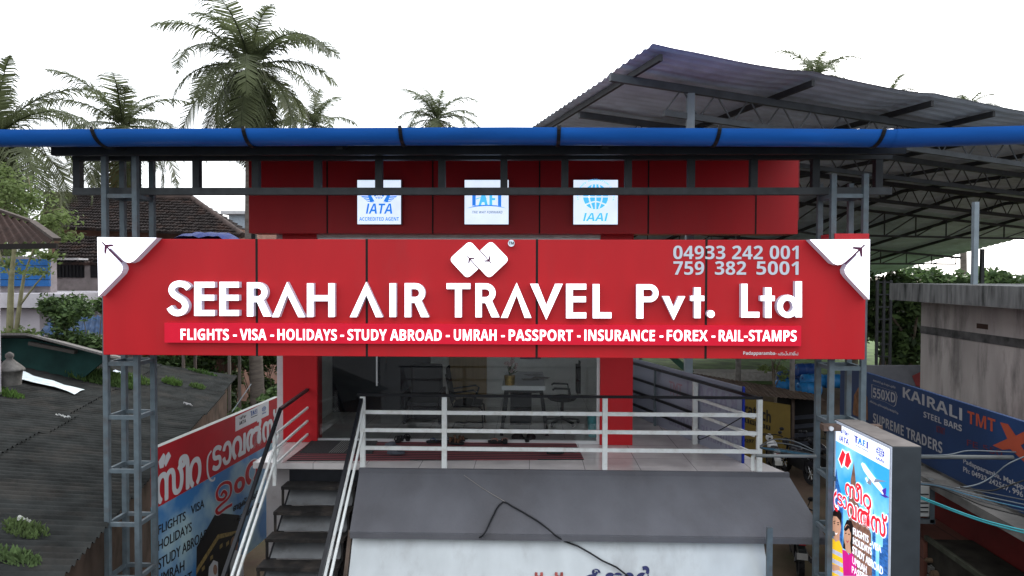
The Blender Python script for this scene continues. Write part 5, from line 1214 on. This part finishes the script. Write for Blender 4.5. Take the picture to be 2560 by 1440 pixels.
for (u, v, rx, rz, n) in ((30, 470, .9, .55, 330), (80, 500, .9, .5, 360), (110, 560, .8, .35, 300), (20, 560, .8, .5, 320), (150, 545, .55, .28, 240), (60, 610, .7, .3, 330), (5, 430, .6, .35, 260), (120, 640, .5, .25, 200), (165, 590, .45, .2, 160), (90, 680, .45, .2, 140), (20, 660, .5, .3, 160), (45, 540, 1.0, .6, 250), (0, 500, .8, .6, 200)):
    leafball(lv, fp_(u, v, rr.uniform(-.5, .5)), rx, .7, rz, n, .065, rr, .1, (0, 1))
leafball(lv, fp_(40, 835), .9, .5, .22, 500, .07, rr, .1, (0, 1))
lv.build('foliage', LEAF_Y, ft)
p = P(185, 815, 17.6); bush('dark bush growing over the faded blue awning left of the sign', (p.x, 17.6, 2.7), 1.0, 3.4, 41, 2600, .075)
p = P(235, 815, 17.4); bush('dark bush tucked against the left end of the sign by the blue awning', (p.x, 17.4, 2.6), .75, 3.2, 42, 1800, .075)
p = P(215, 850, 18.6); bush('shaded bush under the blue awning', (p.x, 18.0, 1.9), .9, 2.4, 43, 1200, .08)
for i, (u, Y, rx, h, lab) in enumerate(((430, 24.5, 1.3, 3.9, 'bush behind the far left end of the dark roof'), (505, 25.5, 1.5, 3.9, 'broad leaved bush behind the middle of the dark roof edge'), (575, 25.3, 1.2, 3.9, 'bush left of the tall palm trunk'), (690, 25.6, 1.2, 3.9, 'bush between the palm trunk and the red column'), (640, 26.6, 1.4, 3.9, 'bush behind the tall palm trunk'), (600, 24.6, .8, 1.6, 'low bush at the foot of the tall palm trunk'), (680, 22.6, .6, 2.2, 'low bush hiding the foot of the left red column'))):
    bush(lab, G(u, Y), rx, h, 50+i, 2200, .12, [LEAF_D[1], LEAF_D[2], LEAF_D[0]], 'bushes behind the dark shed')
bush('weedy bush behind the travel banner beside the shed wall', G(610, 19.5), .9, 2.2, 60, 1400, .09, [LEAF_D[1], LEAF_D[2]])
tr_spec = ((2205, 30, 5.4, 2.6, 'dense tree behind the lattice column right of the sign', 4200), (2290, 27, 5.3, 2.4, 'dark tree against the left corner of the concrete building', 3600), (2130, 36, 5.4, 3.0, 'tree behind the right end of the sign, under the shed', 3000), (2060, 44, 5.2, 3.0, 'dark tree beyond the blue barrels', 2600), (1850, 52, 5.2, 3.5, 'far tree seen under the sign beyond the grass', 2400), (1700, 52, 5.2, 3.5, 'far tree beyond the grass left of the others', 2400), (1960, 48, 5.2, 3.2, 'far tree beyond the barrels under the sign', 2400), (2440, 44, 5.6, 3.6, 'tree showing between the concrete building and the shed roof', 2600), (2580, 42, 5.6, 3.6, 'tree beyond the concrete building at the right edge', 2600), (2330, 46, 5.6, 3.4, 'tree showing over the concrete ledge under the shed', 2600))
for i, (u, Y, h, cr, lab, n) in enumerate(tr_spec): tree(lab, G(u, Y), h, cr, 70+i, n, .17 if Y < 40 else .24, group='trees under and beyond the big shed')
for i, (u, Y, h, cr, lab) in enumerate(((470, 60, 6.5, 4, 'far tree behind the tiled house roof'), (-30, 40, 8.0, 3, 'tree behind the pale house at the left edge'))): tree(lab, G(u, Y), h, cr, 90+i, 1800, .25)
tw = tree('slim vine covered trunk in front of the blue barrels', G(1947, 27), 3.4, .7, 97, 500, .10, 'vine_tree', LEAF_Y, 'tree')

# ------------------------------------------------------------------ big open shed with trussed roof
sd_ = thing('open_shed', 'huge open shed with a high grey corrugated roof on dark steel trusses', 'shed', (9, 18, 0))
S0 = P(1632, 118, 12.5); du = Vector((.952, .305, -.060)); dvv = Vector((-.305, .952, 0))
def srf(s, t):
    z = 0 if t < 9 else -(t-9)*.205
    return S0 + du*s + dvv*t + Vector((0, 0, z))
SL, ST = 26, 30
rr = random.Random(77); sag = [rr.uniform(-.07, .07) for _ in range(60)]
m = MB(); nr_ = int(ST/.30)
def sfn(a, b_):
    s, t = a*SL, b_*ST; ph = (t/.30) % 1; hh = .03 if ph < .28 else (0 if ph > .38 and ph < .92 else .015)
    k = int(s/1.1); w_ = .018*math.sin(s*1.9+.6)*(1 if t < 1.5 else .3) + (.03 if (s % 3.2) < .35 and t < 2 else 0)
    return srf(s, t) + Vector((0, 0, hh + w_))
m.grid(sfn, 60, nr_*8, 0, False)
m.build('roof', mat('grey_shed_sheet', (.50, .58, .68), .6, 0, var=.15, scale=1.5, stretch=(1, 1, 1), stain=(.10, .10, .10), stain_amt=.4, stain_scale=.6), sd_)
SHS = mat('shed_steel', (.075, .085, .095), .55, var=.2, scale=4); SHD = mat('shed_dark_steel', (.034, .036, .04), .6, var=.2)
for s in (.25, 3.6, 6.6, 8.3, 10.2, 12.6, 15.0, 17.5, 20, 22.5):   # purlins along the depth
    m = MB(); m.bar(srf(s, .15) - Vector((0, 0, .10)), srf(s, 9) - Vector((0, 0, .10)), .07, .12); m.bar(srf(s, 9) - Vector((0, 0, .10)), srf(s, ST-.2) - Vector((0, 0, .10)), .07, .12); m.build('purlin', SHD, sd_)
def girder(t, s0, s1, dep, step, mm, off=.22):
    m = MB(); v = Vector((0, 0, -1))
    m.bar(srf(s0, t) + v*off, srf(s1, t) + v*off, .10, .15); m.bar(srf(s0+1.2, t) + v*(off+dep), srf(s1, t) + v*(off+dep), .08, .12)
    n = int((s1-s0-1.2)/step)
    for i in range(n):
        a = s0+1.2+i*step; m.bar(srf(a, t) + v*(off+dep), srf(a+step/2, t) + v*off, .025); m.bar(srf(a+step/2, t) + v*off, srf(a+step, t) + v*(off+dep), .025)
    m.build('girder', mm, sd_)
girder(1.3, -.25, SL, .55, .8, SHS); girder(4.3, .3, SL, .55, .8, SHS); girder(7.6, .3, SL, .6, .8, SHD)
for t in (11, 16, 21, 26):     # triangular trusses
    m = MB(); v = Vector((0, 0, -1)); n = 16; a = srf(.3, t); bch = lambda s: srf(s, t) + v*(.25 + 1.1*(1-abs(s-SL/2)/(SL/2)*.75))
    m.bar(srf(.3, t) + v*.2, srf(SL, t) + v*.2, .08, .10)
    for i in range(n):
        s = .3 + (SL-.6)*i/n; s2 = .3 + (SL-.6)*(i+1)/n
        m.bar(bch(s), bch(s2), .07, .08); m.bar(bch(s), srf(s2, t) + v*.2, .04); m.bar(bch(s2), srf(s2, t) + v*.2, .04)
    m.build('truss', SHD, sd_)
m = MB()
p = srf(1.55, 1.3); m.box(p.x-.075, p.x+.075, p.y-.075, p.y+.075, 0, p.z-.3); m.build('column', mat('pale_steel_column', (.19, .23, .26), .5, var=.12), sd_)
for s, t in ((SL-1, 1.3), (SL-1, 14), (1.5, 14), (1.5, 26), (13, 26), (SL-1, 26)):
    m = MB(); p = srf(s, t); m.box(p.x-.075, p.x+.075, p.y-.075, p.y+.075, 0, p.z-.3); m.build('column', SHS, sd_)
lc = thing('lattice_column', 'thin dark lattice column standing among the trees right of the sign', 'column', G(2209, 19))
YL_ = 19; m = MB(); zt2 = P(2209, 700, YL_).z
for u in (2192, 2209, 2226): x = P(u, 800, YL_).x; m.box(x-.03, x+.03, YL_-.03, YL_+.03, 0, zt2)
m.build('post', SHD, lc)
x0, x1 = P(2192, 800, YL_).x, P(2226, 800, YL_).x
for k in range(16):
    m = MB(); z = .6+.34*k
    if z < zt2: m.box(x0+.031, x1-.031, YL_-.02, YL_+.02, z, z+.035); m.build('rung', SHD, lc)

# ------------------------------------------------------------------ concrete building, shop and big blue banner on the right
cb = thing('concrete_building', 'stained unpainted concrete building with a projecting black streaked roof ledge', 'building', (9, 13, 0))
CA, CB_ = P(2302, 850, 15.0), P(2560, 850, 11.9)
cd = Vector((CB_.x-CA.x, CB_.y-CA.y, 0)).normalized(); cdL = 8.5; cn = Vector((-cd.y, cd.x, 0))
if cn.x > 0: cn = -cn
STAINC = mat('stained_concrete', (.36, .335, .32), .9, var=.22, scale=1.5, bump=.3, bscale=12, stain=(.07, .068, .066), stain_amt=.75, stain_scale=1.6, stretch=(1.5, 1.5, .35))
LEDGE = mat('black_streaked_ledge', (.16, .165, .165), .9, var=.4, scale=3, bump=.4, bscale=10, stain=(.022, .024, .024), stain_amt=.95, stain_scale=1.6, stretch=(2.5, 2.5, .4))
zl0, zl1 = P(2302, 752, 14.9).z, P(2302, 709, 14.9).z
m = MB(); m.obox((CA.x, CA.y, 0), cd*cdL, -cn*6, (0, 0, zl0-.001)); m.build('wall', STAINC, cb)
m = MB(); o_ = Vector((CA.x, CA.y, zl0)) - cd*.45 + cn*.45; m.obox(o_, cd*(cdL+.45), -cn*6.9, (0, 0, zl1-zl0)); m.build('roof_ledge', LEDGE, cb)
zq = P(2400, 848, 13.6).z; m = MB(); m.obox(Vector((CA.x, CA.y, zq)) + cn*.012, cd*cdL, -cn*.05, (0, 0, .16)); m.build('stain_band', mat('mould_band', (.085, .085, .085), .9, var=.5, scale=4, stain=(.02, .022, .022), stain_amt=.9, stain_scale=2.5), cb)
m = MB(); q = hit(2442, 808, CA, cn); q2 = hit(2470, 824, CA, cn); m.obox(Vector((q.x, q.y, q2.z)) + cn*.004, Vector((q2.x-q.x, q2.y-q.y, 0)), -cn*.03, (0, 0, q.z-q2.z)); m.build('vent_opening', mat('vent_shadow', (.05, .03, .022), .9), cb)
m = MB(); q = srf(15, 9); pp = P(2437, 600, 13.6); m.box(pp.x-.045, pp.x+.045, 13.55, 13.64, zl1+.001, P(2437, 505, 13.6).z); m.build('roof_post', mat('pale_steel_column', (.19, .23, .26), .5), cb)
gwl = thing('grey_wall', 'plain grey wall with a faint red patch behind the blue banner', 'wall', P(2200, 940, 16))
m = MB(); a_, b_ = P(2150, 914, 16.5), P(2320, 914, 15.6); m.prism([a_, b_, Vector((b_.x, b_.y, 0)), Vector((a_.x, a_.y, 0))][::-1], (0.05, .12, 0)); m.build('board', mat('grey_board', (.14, .145, .16), .8, var=.1), gwl)
m = MB(); a_, b_ = P(2285, 932, 15.7), P(2318, 960, 15.5); m.prism([P(2280, 940, 15.75), P(2300, 930, 15.65), P(2318, 928, 15.52), P(2318, 970, 15.52), P(2290, 965, 15.7)][::-1], (0, -.01, 0)); m.build('red_patch', mat('faint_red', (.25, .05, .05), .8), gwl)
sp_ = thing('traders_shop', 'red walled shop at the right edge under a cement ledge and blue banner', 'shop', (6.2, 10, 0))
KA, KB = P(2120, 911, 13.0), P(2560, 1046, 8.18); zk1 = (KA.z+KB.z)/2; zk0 = zk1-1.06
kd = Vector((KB.x-KA.x, KB.y-KA.y, 0)); KLn = kd.length; kd.normalize(); kn = Vector((-kd.y, kd.x, 0))
if kn.x > 0: kn = -kn
K0 = Vector((KA.x, KA.y, 0)); LK = KLn + 3
def K(s, h, k=0.0): return K0 + kd*s + kn*k + Vector((0, 0, h))
m = MB(); m.obox(K(0.6, 0, -.35), kd*LK, -kn*2.0, (0, 0, zk0-.08)); m.build('wall', mat('dark_red_wall', (.15, .014, .012), .75, var=.25, scale=2), sp_)
m = MB(); m.obox(K(0.2, zk0-.16, .42), kd*(LK+.3), -kn*.9, (0, 0, .11)); m.obox(K(.2, zk0-.05, .10), kd*LK, -kn*.5, (0, 0, .05)); m.build('cement_ledge', mat('grimy_cement', (.17, .165, .155), .9, var=.35, scale=2.5, stain=(.06, .058, .055), stain_amt=.7, bump=.3, bscale=9), sp_)
m = MB(); q = hit(2300, 1430, K(0, 0, .15), kn)
m.obox(K(.4, 0, .34), kd*2.95, -kn*.68, (0, 0, zk0-1.0)); m.build('brick_pier', tiles('red_block_pier', (.20, .075, .05), (.10, .04, .03), .45, .32, .9, .012, .15, 'XZ', .5), sp_)
m = MB(); m.obox(K(3.37, 0, .3), kd*6, -kn*.6, (0, 0, zk0-.95)); m.build('counter_shelf', mat('dark_shelf', (.035, .032, .026), .9, var=.5, scale=4), sp_)
m = MB(); m.bar(K(3.36, zk0-.93, .32), K(8.8, zk0-.93, .32), .05, .06); m.build('shelf_edge', mat('old_green_board', (.07, .075, .055), .9, var=.3), sp_)
rr = random.Random(8)
wares = [mat('ware_grey', (.16, .16, .15), .5, .2), mat('ware_brown', (.12, .08, .05), .7), mat('ware_pale', (.28, .27, .24), .6), mat('ware_dark', (.05, .055, .05), .5)]
kw = 0
for i in range(46):
    s = 3.45 + rr.random()*2.0; h = zk0-1.02-rr.random()*1.3; k = .302; m = MB(); w_, h_ = rr.uniform(.04, .11), rr.uniform(.04, .10); nm = ('hardware_packet', 'metal_fitting')[i % 2]
    if i % 2: m.tube([K(s, h, k), K(s, h, k+.07)], w_*.5, 10); m.tube([K(s, h, k+.07), K(s, h, k+.09)], w_*.3, 8)
    else: m.obox(K(s, h, k), kd*w_, kn*.06, (0, 0, h_)); m.obox(K(s+w_*.3, h+h_, k+.02), kd*w_*.4, kn*.02, (0, 0, .02))
    o = m.build(nm, wares[i % 4]); tag(o, 'small goods hung on the dark shelf of the red shop', 'goods', 'small goods on the red shop shelf')
kb = thing('blue_banner', 'big dark blue traders banner with white and orange lettering above the red shop', 'banner', K(0, zk0))
m = MB(); m.obox(K(0, zk0, .14), kd*LK, -kn*.05, (0, 0, zk1-zk0)); m.build('sheet', mat('banner_dark_blue', (.010, .034, .105), .55, var=.25, scale=1), kb)
KPl = Plane(K(0, zk0, .142), kd*LK, (0, 0, zk1-zk0))
def hK(u, v):
    p = hit(u, v, K(0, 0, .142), kn); return ((p-K(0, 0, .142)).dot(kd)/LK, (p.z-zk0)/(zk1-zk0))
def Z6(x, y): return hK(2100+x/3.272, 860+y/3.272)
KW = mat('banner_pale_letter', (.36, .36, .37), .55, var=.04); KO = mat('banner_orange_letter', (.34, .06, .028), .55, var=.06); KR = mat('banner_dim_red', (.10, .018, .03), .55)
def kt(s, bl, br, tl_, mm, bold=.0, k=1): return text('lettering', s, KPl.p(*Z6(*bl), k), KPl.p(*Z6(*br), k), KPl.p(*Z6(*tl_), k), mm, None, .001, bold)
objs = [kt(sans('550XD'), (272, 435), (455, 485), (272, 355), KW), kt('മലബാർ ടി എം ടി യുടെ പുതിയ', (272, 308), (455, 370), (272, 285), KW), kt('ഒരിക്കലും പുതിയ കരുത്തും ആയുസ്സും', (245, 480), (478, 580), (245, 455), KW),
        kt(sans('KAIRALI'), (515, 435), (1000, 628), (515, 350), KW), kt(sans('STEEL BARS'), (685, 598), (998, 718), (685, 550), KW), kt(sans('SUPREME TRADERS'), (272, 640), (838, 900), (272, 562), KW),
        kt('Padapparamba, Malappuram', (1010, 985), (1640, 1265), (1010, 935), KW, .015), kt('Ph: 04933 242567, 9961', (1010, 1050), (1520, 1275), (1010, 1000), KW, .015)]
join(objs, 'white_lettering', kb)
join([kt(sans('TMT'), (1045, 645), (1272, 725), (1045, 545), KO)], 'orange_lettering', kb)
m = MB(); KPl.poly(m, [Z6(*q) for q in [(1310, 640), (1375, 655), (1440, 750), (1560, 690), (1640, 720), (1480, 830), (1600, 1010), (1530, 985), (1395, 860), (1330, 865), (1250, 830), (1370, 775)]], 1); m.build('orange_cross', KO, kb)
join([kt(sans('KTMT'), (790, 718), (860, 745), (790, 665), KR), kt('FE 550', (1040, 830), (1330, 925), (1040, 780), KR)], 'dim_red_lettering', kb)
m = MB(); fr_ = [Z6(*q) for q in [(262, 330), (455, 392), (468, 430), (455, 500), (440, 512), (365, 470), (262, 440)]]
for i in range(len(fr_)): a_, b_ = fr_[i], fr_[(i+1) % len(fr_)]; KPl.stroke(m, [a_, b_], .0028, 1.2+.05*i)
m.build('badge_outline', KW, kb)
m = MB(); KPl.poly(m, [Z6(*q) for q in [(105, 560), (115, 420), (150, 355), (195, 370), (225, 440), (230, 625), (110, 580)]], 1); m.build('printed_figure', mat('banner_ochre', (.17, .075, .03), .6, var=.4, scale=10), kb)
ac = thing('air_conditioner', 'white outdoor air conditioner unit on a bracket behind the lit sign box', 'air conditioner', K(2.4, zk0-1.0, .45))
q = P(2304, 1260, 9.4)
m = MB(); m.box(q.x-.45, q.x+.11, 9.4, 9.75, P(2304, 1292, 9.4).z, P(2304, 1214, 9.4).z); m.build('case', mat('ac_white', (.42, .44, .44), .5, var=.15, stain=(.2, .18, .15), stain_amt=.4), ac, .01)
m = MB(); zc2 = P(2304, 1255, 9.4).z
for k in range(5): m.box(q.x-.02, q.x+.09, 9.392, 9.399, zc2-.14+.06*k, zc2-.125+.06*k)
m.build('grille', BLACK, ac)
m = MB(); zc3 = P(2304, 1300, 9.4).z; m.box(q.x-.5, q.x+.2, 9.42, 9.48, zc3-.06, zc3); m.box(q.x+.13, q.x+.19, 9.42, 9.48, zc3-.05, zc2+.3); m.build('bracket', STEEL, ac)

# pole and cables strung on the right
hp = thing('horizontal_pipe', 'long grey white horizontal pipe in front of the blue banner', 'pipe', P(2400, 1142, 8.3))
m = MB(); m.tube([P(1890, 1139, 8.62), P(2040, 1141, 8.6)], .022, 8); m.tube([P(2160, 1141, 8.5), P(2700, 1145, 8.0)], .026, 8); m.build('pipe_length', mat('grey_pipe', (.12, .13, .13), .5, var=.2), hp)
CAB = [mat('grey_cable', (.06, .065, .07), .5), mat('pale_cable', (.12, .14, .155), .5), mat('teal_cable', (.035, .26, .30), .45), mat('black_cable_skin', (.014, .014, .014), .5), mat('blue_cable', (.06, .16, .24), .5)]
def cable(label, pts, r_, k, group=None):
    a = [P(u, v, Y) for u, v, Y in pts]; out = []
    for i in range(len(a)-1):
        p0, p1, p2, p3 = a[max(i-1, 0)], a[i], a[i+1], a[min(i+2, len(a)-1)]
        for j in range(6): t = j/6; out.append(.5*((2*p1)+(p2-p0)*t+(2*p0-5*p1+4*p2-p3)*t*t+(3*p1-p0-3*p2+p3)*t**3))
    out.append(a[-1]); m = MB(); m.tube(out, r_, 6); tag(m.build('power_cable', CAB[k]), label, 'cable', group)
cable('upper teal cable strung in front of the red shop', ((2296, 1240, 7.6), (2330, 1253, 7.6), (2400, 1280, 7.4), (2480, 1306, 7.3), (2620, 1340, 7.1)), .009, 2)
cable('lower teal cable strung in front of the red shop', ((2296, 1244, 7.6), (2330, 1257, 7.6), (2400, 1284, 7.4), (2480, 1311, 7.3), (2620, 1347, 7.1)), .009, 2)
for i, (dv, k) in enumerate(((0, 0), (5, 1), (9, 4), (13, 0), (18, 3))):
    cable('thin cable of the grey bundle strung across the right banner', ((2290, 1206+dv*.3, 7.9), (2340, 1210+dv*.4, 7.9), (2400, 1222+dv, 7.8), (2470, 1232+dv*2, 7.7), (2620, 1262+dv*2.4, 7.5)), .007, k, 'grey cables across the right banner')
cable('pale cable rising to the right across the banner phone number', ((2380, 1222, 7.9), (2440, 1212, 7.9), (2480, 1192, 7.9), (2520, 1160, 7.8), (2570, 1138, 7.8)), .008, 1)
cable('pale cable arching over the horizontal pipe', ((2300, 1139, 8.2), (2370, 1137, 8.2), (2420, 1127, 8.2), (2500, 1129, 8.1), (2620, 1134, 8.1)), .008, 1)
cable('black cable sagging to the right below the phone number', ((2400, 1218, 7.9), (2470, 1227, 7.8), (2510, 1218, 7.8), (2620, 1180, 7.7)), .009, 3)
for i, (dv, k) in enumerate(((0, 0), (3, 4), (6, 4), (9, 0), (-14, 1), (-24, 1), (12, 3))):
    cable('thin cable of the bundle tied from the deck railing to the right tower', ((1900, 1118+dv*.15, 9.7), (1935, 1120+dv*.9, 9.5), (1985, 1127+dv, 9.2), (2036, 1136+dv*.4, 8.86)), .007, k, 'cables tied from the railing to the tower')
cable('thin black rod leaning across the side banner back', ((1858, 1041, 9.95), (1800, 1075, 10.4), (1752, 1098, 10.8), (1745, 1090, 10.8), (1758, 1087, 10.8)), .008, 3)
cable('slack guy wire from the sign down to the shed wall', ((700, 900, 13), (712, 960, 12.8), (720, 1010, 12.6)), .02, 0)
cable('thin diagonal wire between the shed roof and the travel banner', ((628, 960, 17), (580, 1030, 16)), .012, 1)

# ------------------------------------------------------------------ yellow kiosk, barrels, motorcycles
ks = thing('yellow_kiosk', 'low kiosk with a rusty sheet roof and a yellow cement advertisement board', 'kiosk', P(1950, 1150, 21.5))
YK_ = 21.5
a_, b_ = P(1840, 1001, YK_), P(1978, 1160, YK_)
m = MB(); m.prism([P(1800, 985, YK_+.25), P(1800, 1160, YK_+.25), P(1976, 1163, YK_-.2), P(1976, 1013, YK_-.2)], (.01, .06, 0)); m.build('advert_board', mat('mustard_board', (.15, .105, .026), .7, var=.12, scale=2, stain=(.12, .09, .03), stain_amt=.4), ks)
KY = mat('kiosk_black_letter', (.02, .018, .015), .7)
def kk(u, v): Yk = YK_ + .25 - .45*(u-1800)/176 - .02; return P(u, v, Yk)
objs = [text('lettering', sans('ltratech'), kk(1846, 1030), kk(1927, 1058), kk(1846, 1000), KY, None, .004, .01)]
for i, ch in enumerate('EMENT'):
    u = 1862+13.2*i; v = 1046+4.2*i; b2 = MB(); b2.poly([kk(u, v+10), kk(u+11, v+13), kk(u+11, v+2), kk(u, v-1)]); objs.append(b2.build('tile', KY))
    objs.append(text('lettering', sans(ch), kk(u+3, v+8.5)+Vector((0, -.01, 0)), kk(u+8, v+10)+Vector((0, -.01, 0)), kk(u+3, v+1.5)+Vector((0, -.01, 0)), MATS['mustard_board'], None, .003))
objs.append(text('lettering', 'choice', kk(1895, 1086), kk(1927, 1092), kk(1895, 1077), KY, None, .003)); objs.append(text('lettering', '9297', kk(1858, 1105), kk(1885, 1108), kk(1858, 1096), KY, None, .003, .02))
join(objs, 'advert_lettering', ks)
m = MB(); A_, B_, C_, D_ = P(1720, 975, YK_+.4), P(2065, 1003, YK_-.6), P(2040, 985, YK_+2.4), P(1690, 925, YK_+6)
m.grid(lambda a, b_: A_.lerp(D_, b_).lerp(B_.lerp(C_, b_), a) + Vector((0, 0, (.012*math.sin(a*190)))), 160, 3, 0, False); m.build('rusty_roof', mat('rusty_roof_sheet', (.075, .05, .037), .9, var=.4, scale=2.5, stain=(.06, .035, .025), stain_amt=.7), ks)
m = MB(); m.box(P(1985, 1030, YK_+.5).x, P(2050, 1030, YK_+.5).x, YK_+.6, YK_+2, 0, P(2000, 1010, YK_).z); m.build('dark_stall', mat('stall_dark', (.012, .012, .013), .9), ks)
m = MB()
for k in range(5): p0, p1 = P(1984, 1045+22*k, YK_+.3), P(2042, 1040+22*k, YK_+.2); m.bar(p0, p1, .05, .12)
m.build('shelf', mat('stall_slate', (.04, .045, .06), .7), ks)
for u in (1982, 2045): m = MB(); q = P(u, 1050, YK_-.1); m.box(q.x-.04, q.x+.04, q.y-.04, q.y+.04, 0, P(u, 1000, YK_-.2).z); m.build('post', mat('kiosk_post', (.08, .06, .05), .9), ks)
BARM = [mat('blue_plastic', (.02, .17, .42), .4, var=.15), mat('navy_plastic', (.02, .06, .22), .4, var=.15)]
def barrel(label, u, v, Y, k, first=[None]):
    p = P(u, v, Y); t = thing('plastic_barrel', label, 'barrel', p, 'blue barrels piled beyond the kiosk'); r_, L = .30, .92; q = Vector(p)
    m = MB(); xs_ = [-.46, -.44, -.2, -.18, -.16, .16, .18, .2, .44, .46]; rs = [.24, .29, .3, .315, .3, .3, .315, .3, .29, .24]
    m.tube([q + Vector((x, .12*x, 0)) for x in xs_], rs, 16); m.build('body', BARM[k], t)
    m = MB(); m.tube([q + Vector((-.47, -.0564, .12)), q + Vector((-.49, -.0588, .12))], .05, 8); m.build('cap', BARM[1-k], t)
for l, u, v, Y, k in (('navy barrel on top of the blue pile', 2016, 925, 31, 1), ('bright blue barrel below the navy one in the middle of the pile', 2032, 952, 30, 0), ('pale blue barrel at the right end of the pile seen through the tower', 2086, 953, 30, 0), ('dull blue barrel at the left end of the pile behind a post', 1972, 942, 31.5, 1), ('dark blue barrel just behind the bright middle one', 2000, 946, 31.6, 1), ('blue barrel at the bottom of the pile', 2022, 973, 29.4, 0), ('blue barrel low at the left of the pile', 1968, 965, 30.5, 0)): barrel(l, u, v, Y, k)
fpst = thing('wooden_post', 'weathered post standing in front of the left end of the barrels', 'post', G(1981, 24)); m = MB(); q = P(1981, 900, 24); m.tube([(q.x, 24, 0), (q.x, 24, q.z+.3)], .10, 8, r1=.09); m.build('shaft', mat('weathered_post', (.16, .15, .14), .9, var=.3), fpst)
fpst = thing('wooden_post', 'pale post standing in the grass under the middle of the phone number', 'post', G(1846, 30)); m = MB(); q = P(1846, 890, 30); m.tube([(q.x, 30, 0), (q.x, 30, q.z+.3)], .13, 8, r1=.12); m.build('shaft', MATS['weathered_post'], fpst)
gfr = thing('green_board', 'leaning dark green board beyond the side railing', 'board', P(1710, 915, 26)); m = MB(); m.prism([P(1690, 895, 26), P(1735, 930, 25), P(1712, 930, 25), P(1672, 895, 26)][::-1], (0, .1, .05)); m.build('panel', mat('green_panel', (.025, .06, .04), .7), gfr)
slb = thing('concrete_strip', 'low pale concrete wall in the grass beyond the kiosk', 'wall', G(1850, 33)); m = MB(); a_, b_ = P(1720, 931, 33), P(1960, 940, 33); m.box(a_.x, b_.x, 33, 34.2, .7, a_.z); m.build('slab', mat('pale_strip', (.33, .31, .29), .9, var=.2), slb)
# motorcycles
def wheel(mb, c, r_, axis, mi=0, w=.1):
    a = Vector(axis).normalized(); u_ = a.cross(Vector((0, 0, 1))).normalized(); pts = [c + (u_*math.cos(t) + Vector((0, 0, 1))*math.sin(t))*r_ for t in [2*math.pi*k/18 for k in range(19)]]
    for k in range(18): mb.bar(pts[k], pts[k+1], w, .09, up=(pts[k]-c), mi=mi)
    for k in range(6): mb.bar(c, pts[k*3], .015, mi=1)
def moto(label, loc, ang, tank, fairing):
    t = thing('motorcycle', label, 'motorcycle', (0, 0, 0)); ax = (0, 1, 0)
    for x in (-.66, .66):
        m = MB(); wheel(m, Vector((x, 0, .30)), .255, ax); m.build('wheel', [RUB, ALU], t)
    m = MB(); m.ball((.1, 0, .80), .30, .15, .15, 12); m.build('fuel_tank', tank, t)
    m = MB(); m.ball((-.42, 0, .80), .40, .13, .07, 12); m.build('seat', BLACK, t)
    m = MB(); m.ball((-.72, 0, .78), .22, .10, .10, 10); m.box(-.98, -.66, -.07, .07, .55, .66); m.build('tail', fairing, t)
    m = MB(); m.box(-.5, .3, -.10, .10, .32, .62); m.tube([(.3, 0, .75), (.5, 0, .9), (.66, 0, .3)], .035, 8); m.tube([(-.3, 0, .6), (-.66, .08, .3)], .03, 8); m.tube([(.2, -.13, .35), (-.3, -.16, .3), (-.85, -.18, .42)], .045, 8); m.build('engine', mat('dark_engine', (.03, .03, .032), .4, .4), t)
    m = MB(); m.tube([(.38, -.36, 1.0), (.46, -.15, 1.04), (.5, 0, 1.0), (.46, .15, 1.04), (.38, .36, 1.0)], .016, 7); m.build('handlebar', BLACK, t)
    m = MB(); m.ball((.62, 0, .90), .10, .11, .12, 10); m.build('headlight', fairing, t)
    for s in (-1, 1): m = MB(); m.tube([(.42, s*.25, 1.03), (.40, s*.30, 1.2)], .008, 5); m.ball((.40, s*.32, 1.23), .02, .07, .05, 8); m.build('mirror', BLACK, t)
    m = MB(); m.box(-.96, -.93, -.06, .06, .74, .80); m.build('tail_light', mat('tail_red', (.30, .015, .02), .3), t)
    m = MB(); m.box(-1.0, -.985, -.10, .10, .48, .60); m.build('number_plate', mat('plate_white', (.45, .45, .43), .5), t)
    t.location = loc; t.rotation_euler.z = ang; return t
TKB, TKW = mat('tank_black', (.02, .02, .025), .25), mat('tank_white', (.55, .56, .57), .3)
p = PZ(2004, 1200, 0); moto('motorcycle with red tail light and pale plate parked near the yellow kiosk', (p.x-.05, p.y+.2, .02), R(100), TKB, TKB)
p = PZ(1955, 1195, 0); moto('motorcycle with white bodywork parked left of the red tailed one', (p.x-.1, p.y+.5, .02), R(80), TKW, TKW)
p = PZ(2020, 1428, 0); moto('dark motorcycle on the red soil seen through the foot of the right tower', (p.x-.12, p.y+.3, .02), R(75), TKB, mat('bike_dark', (.03, .035, .035), .35))
p = PZ(2040, 1215, 0); moto('dark motorcycle parked behind the right tower by the kiosk stall', (p.x+.5, p.y+.8, .02), R(95), TKB, TKB)
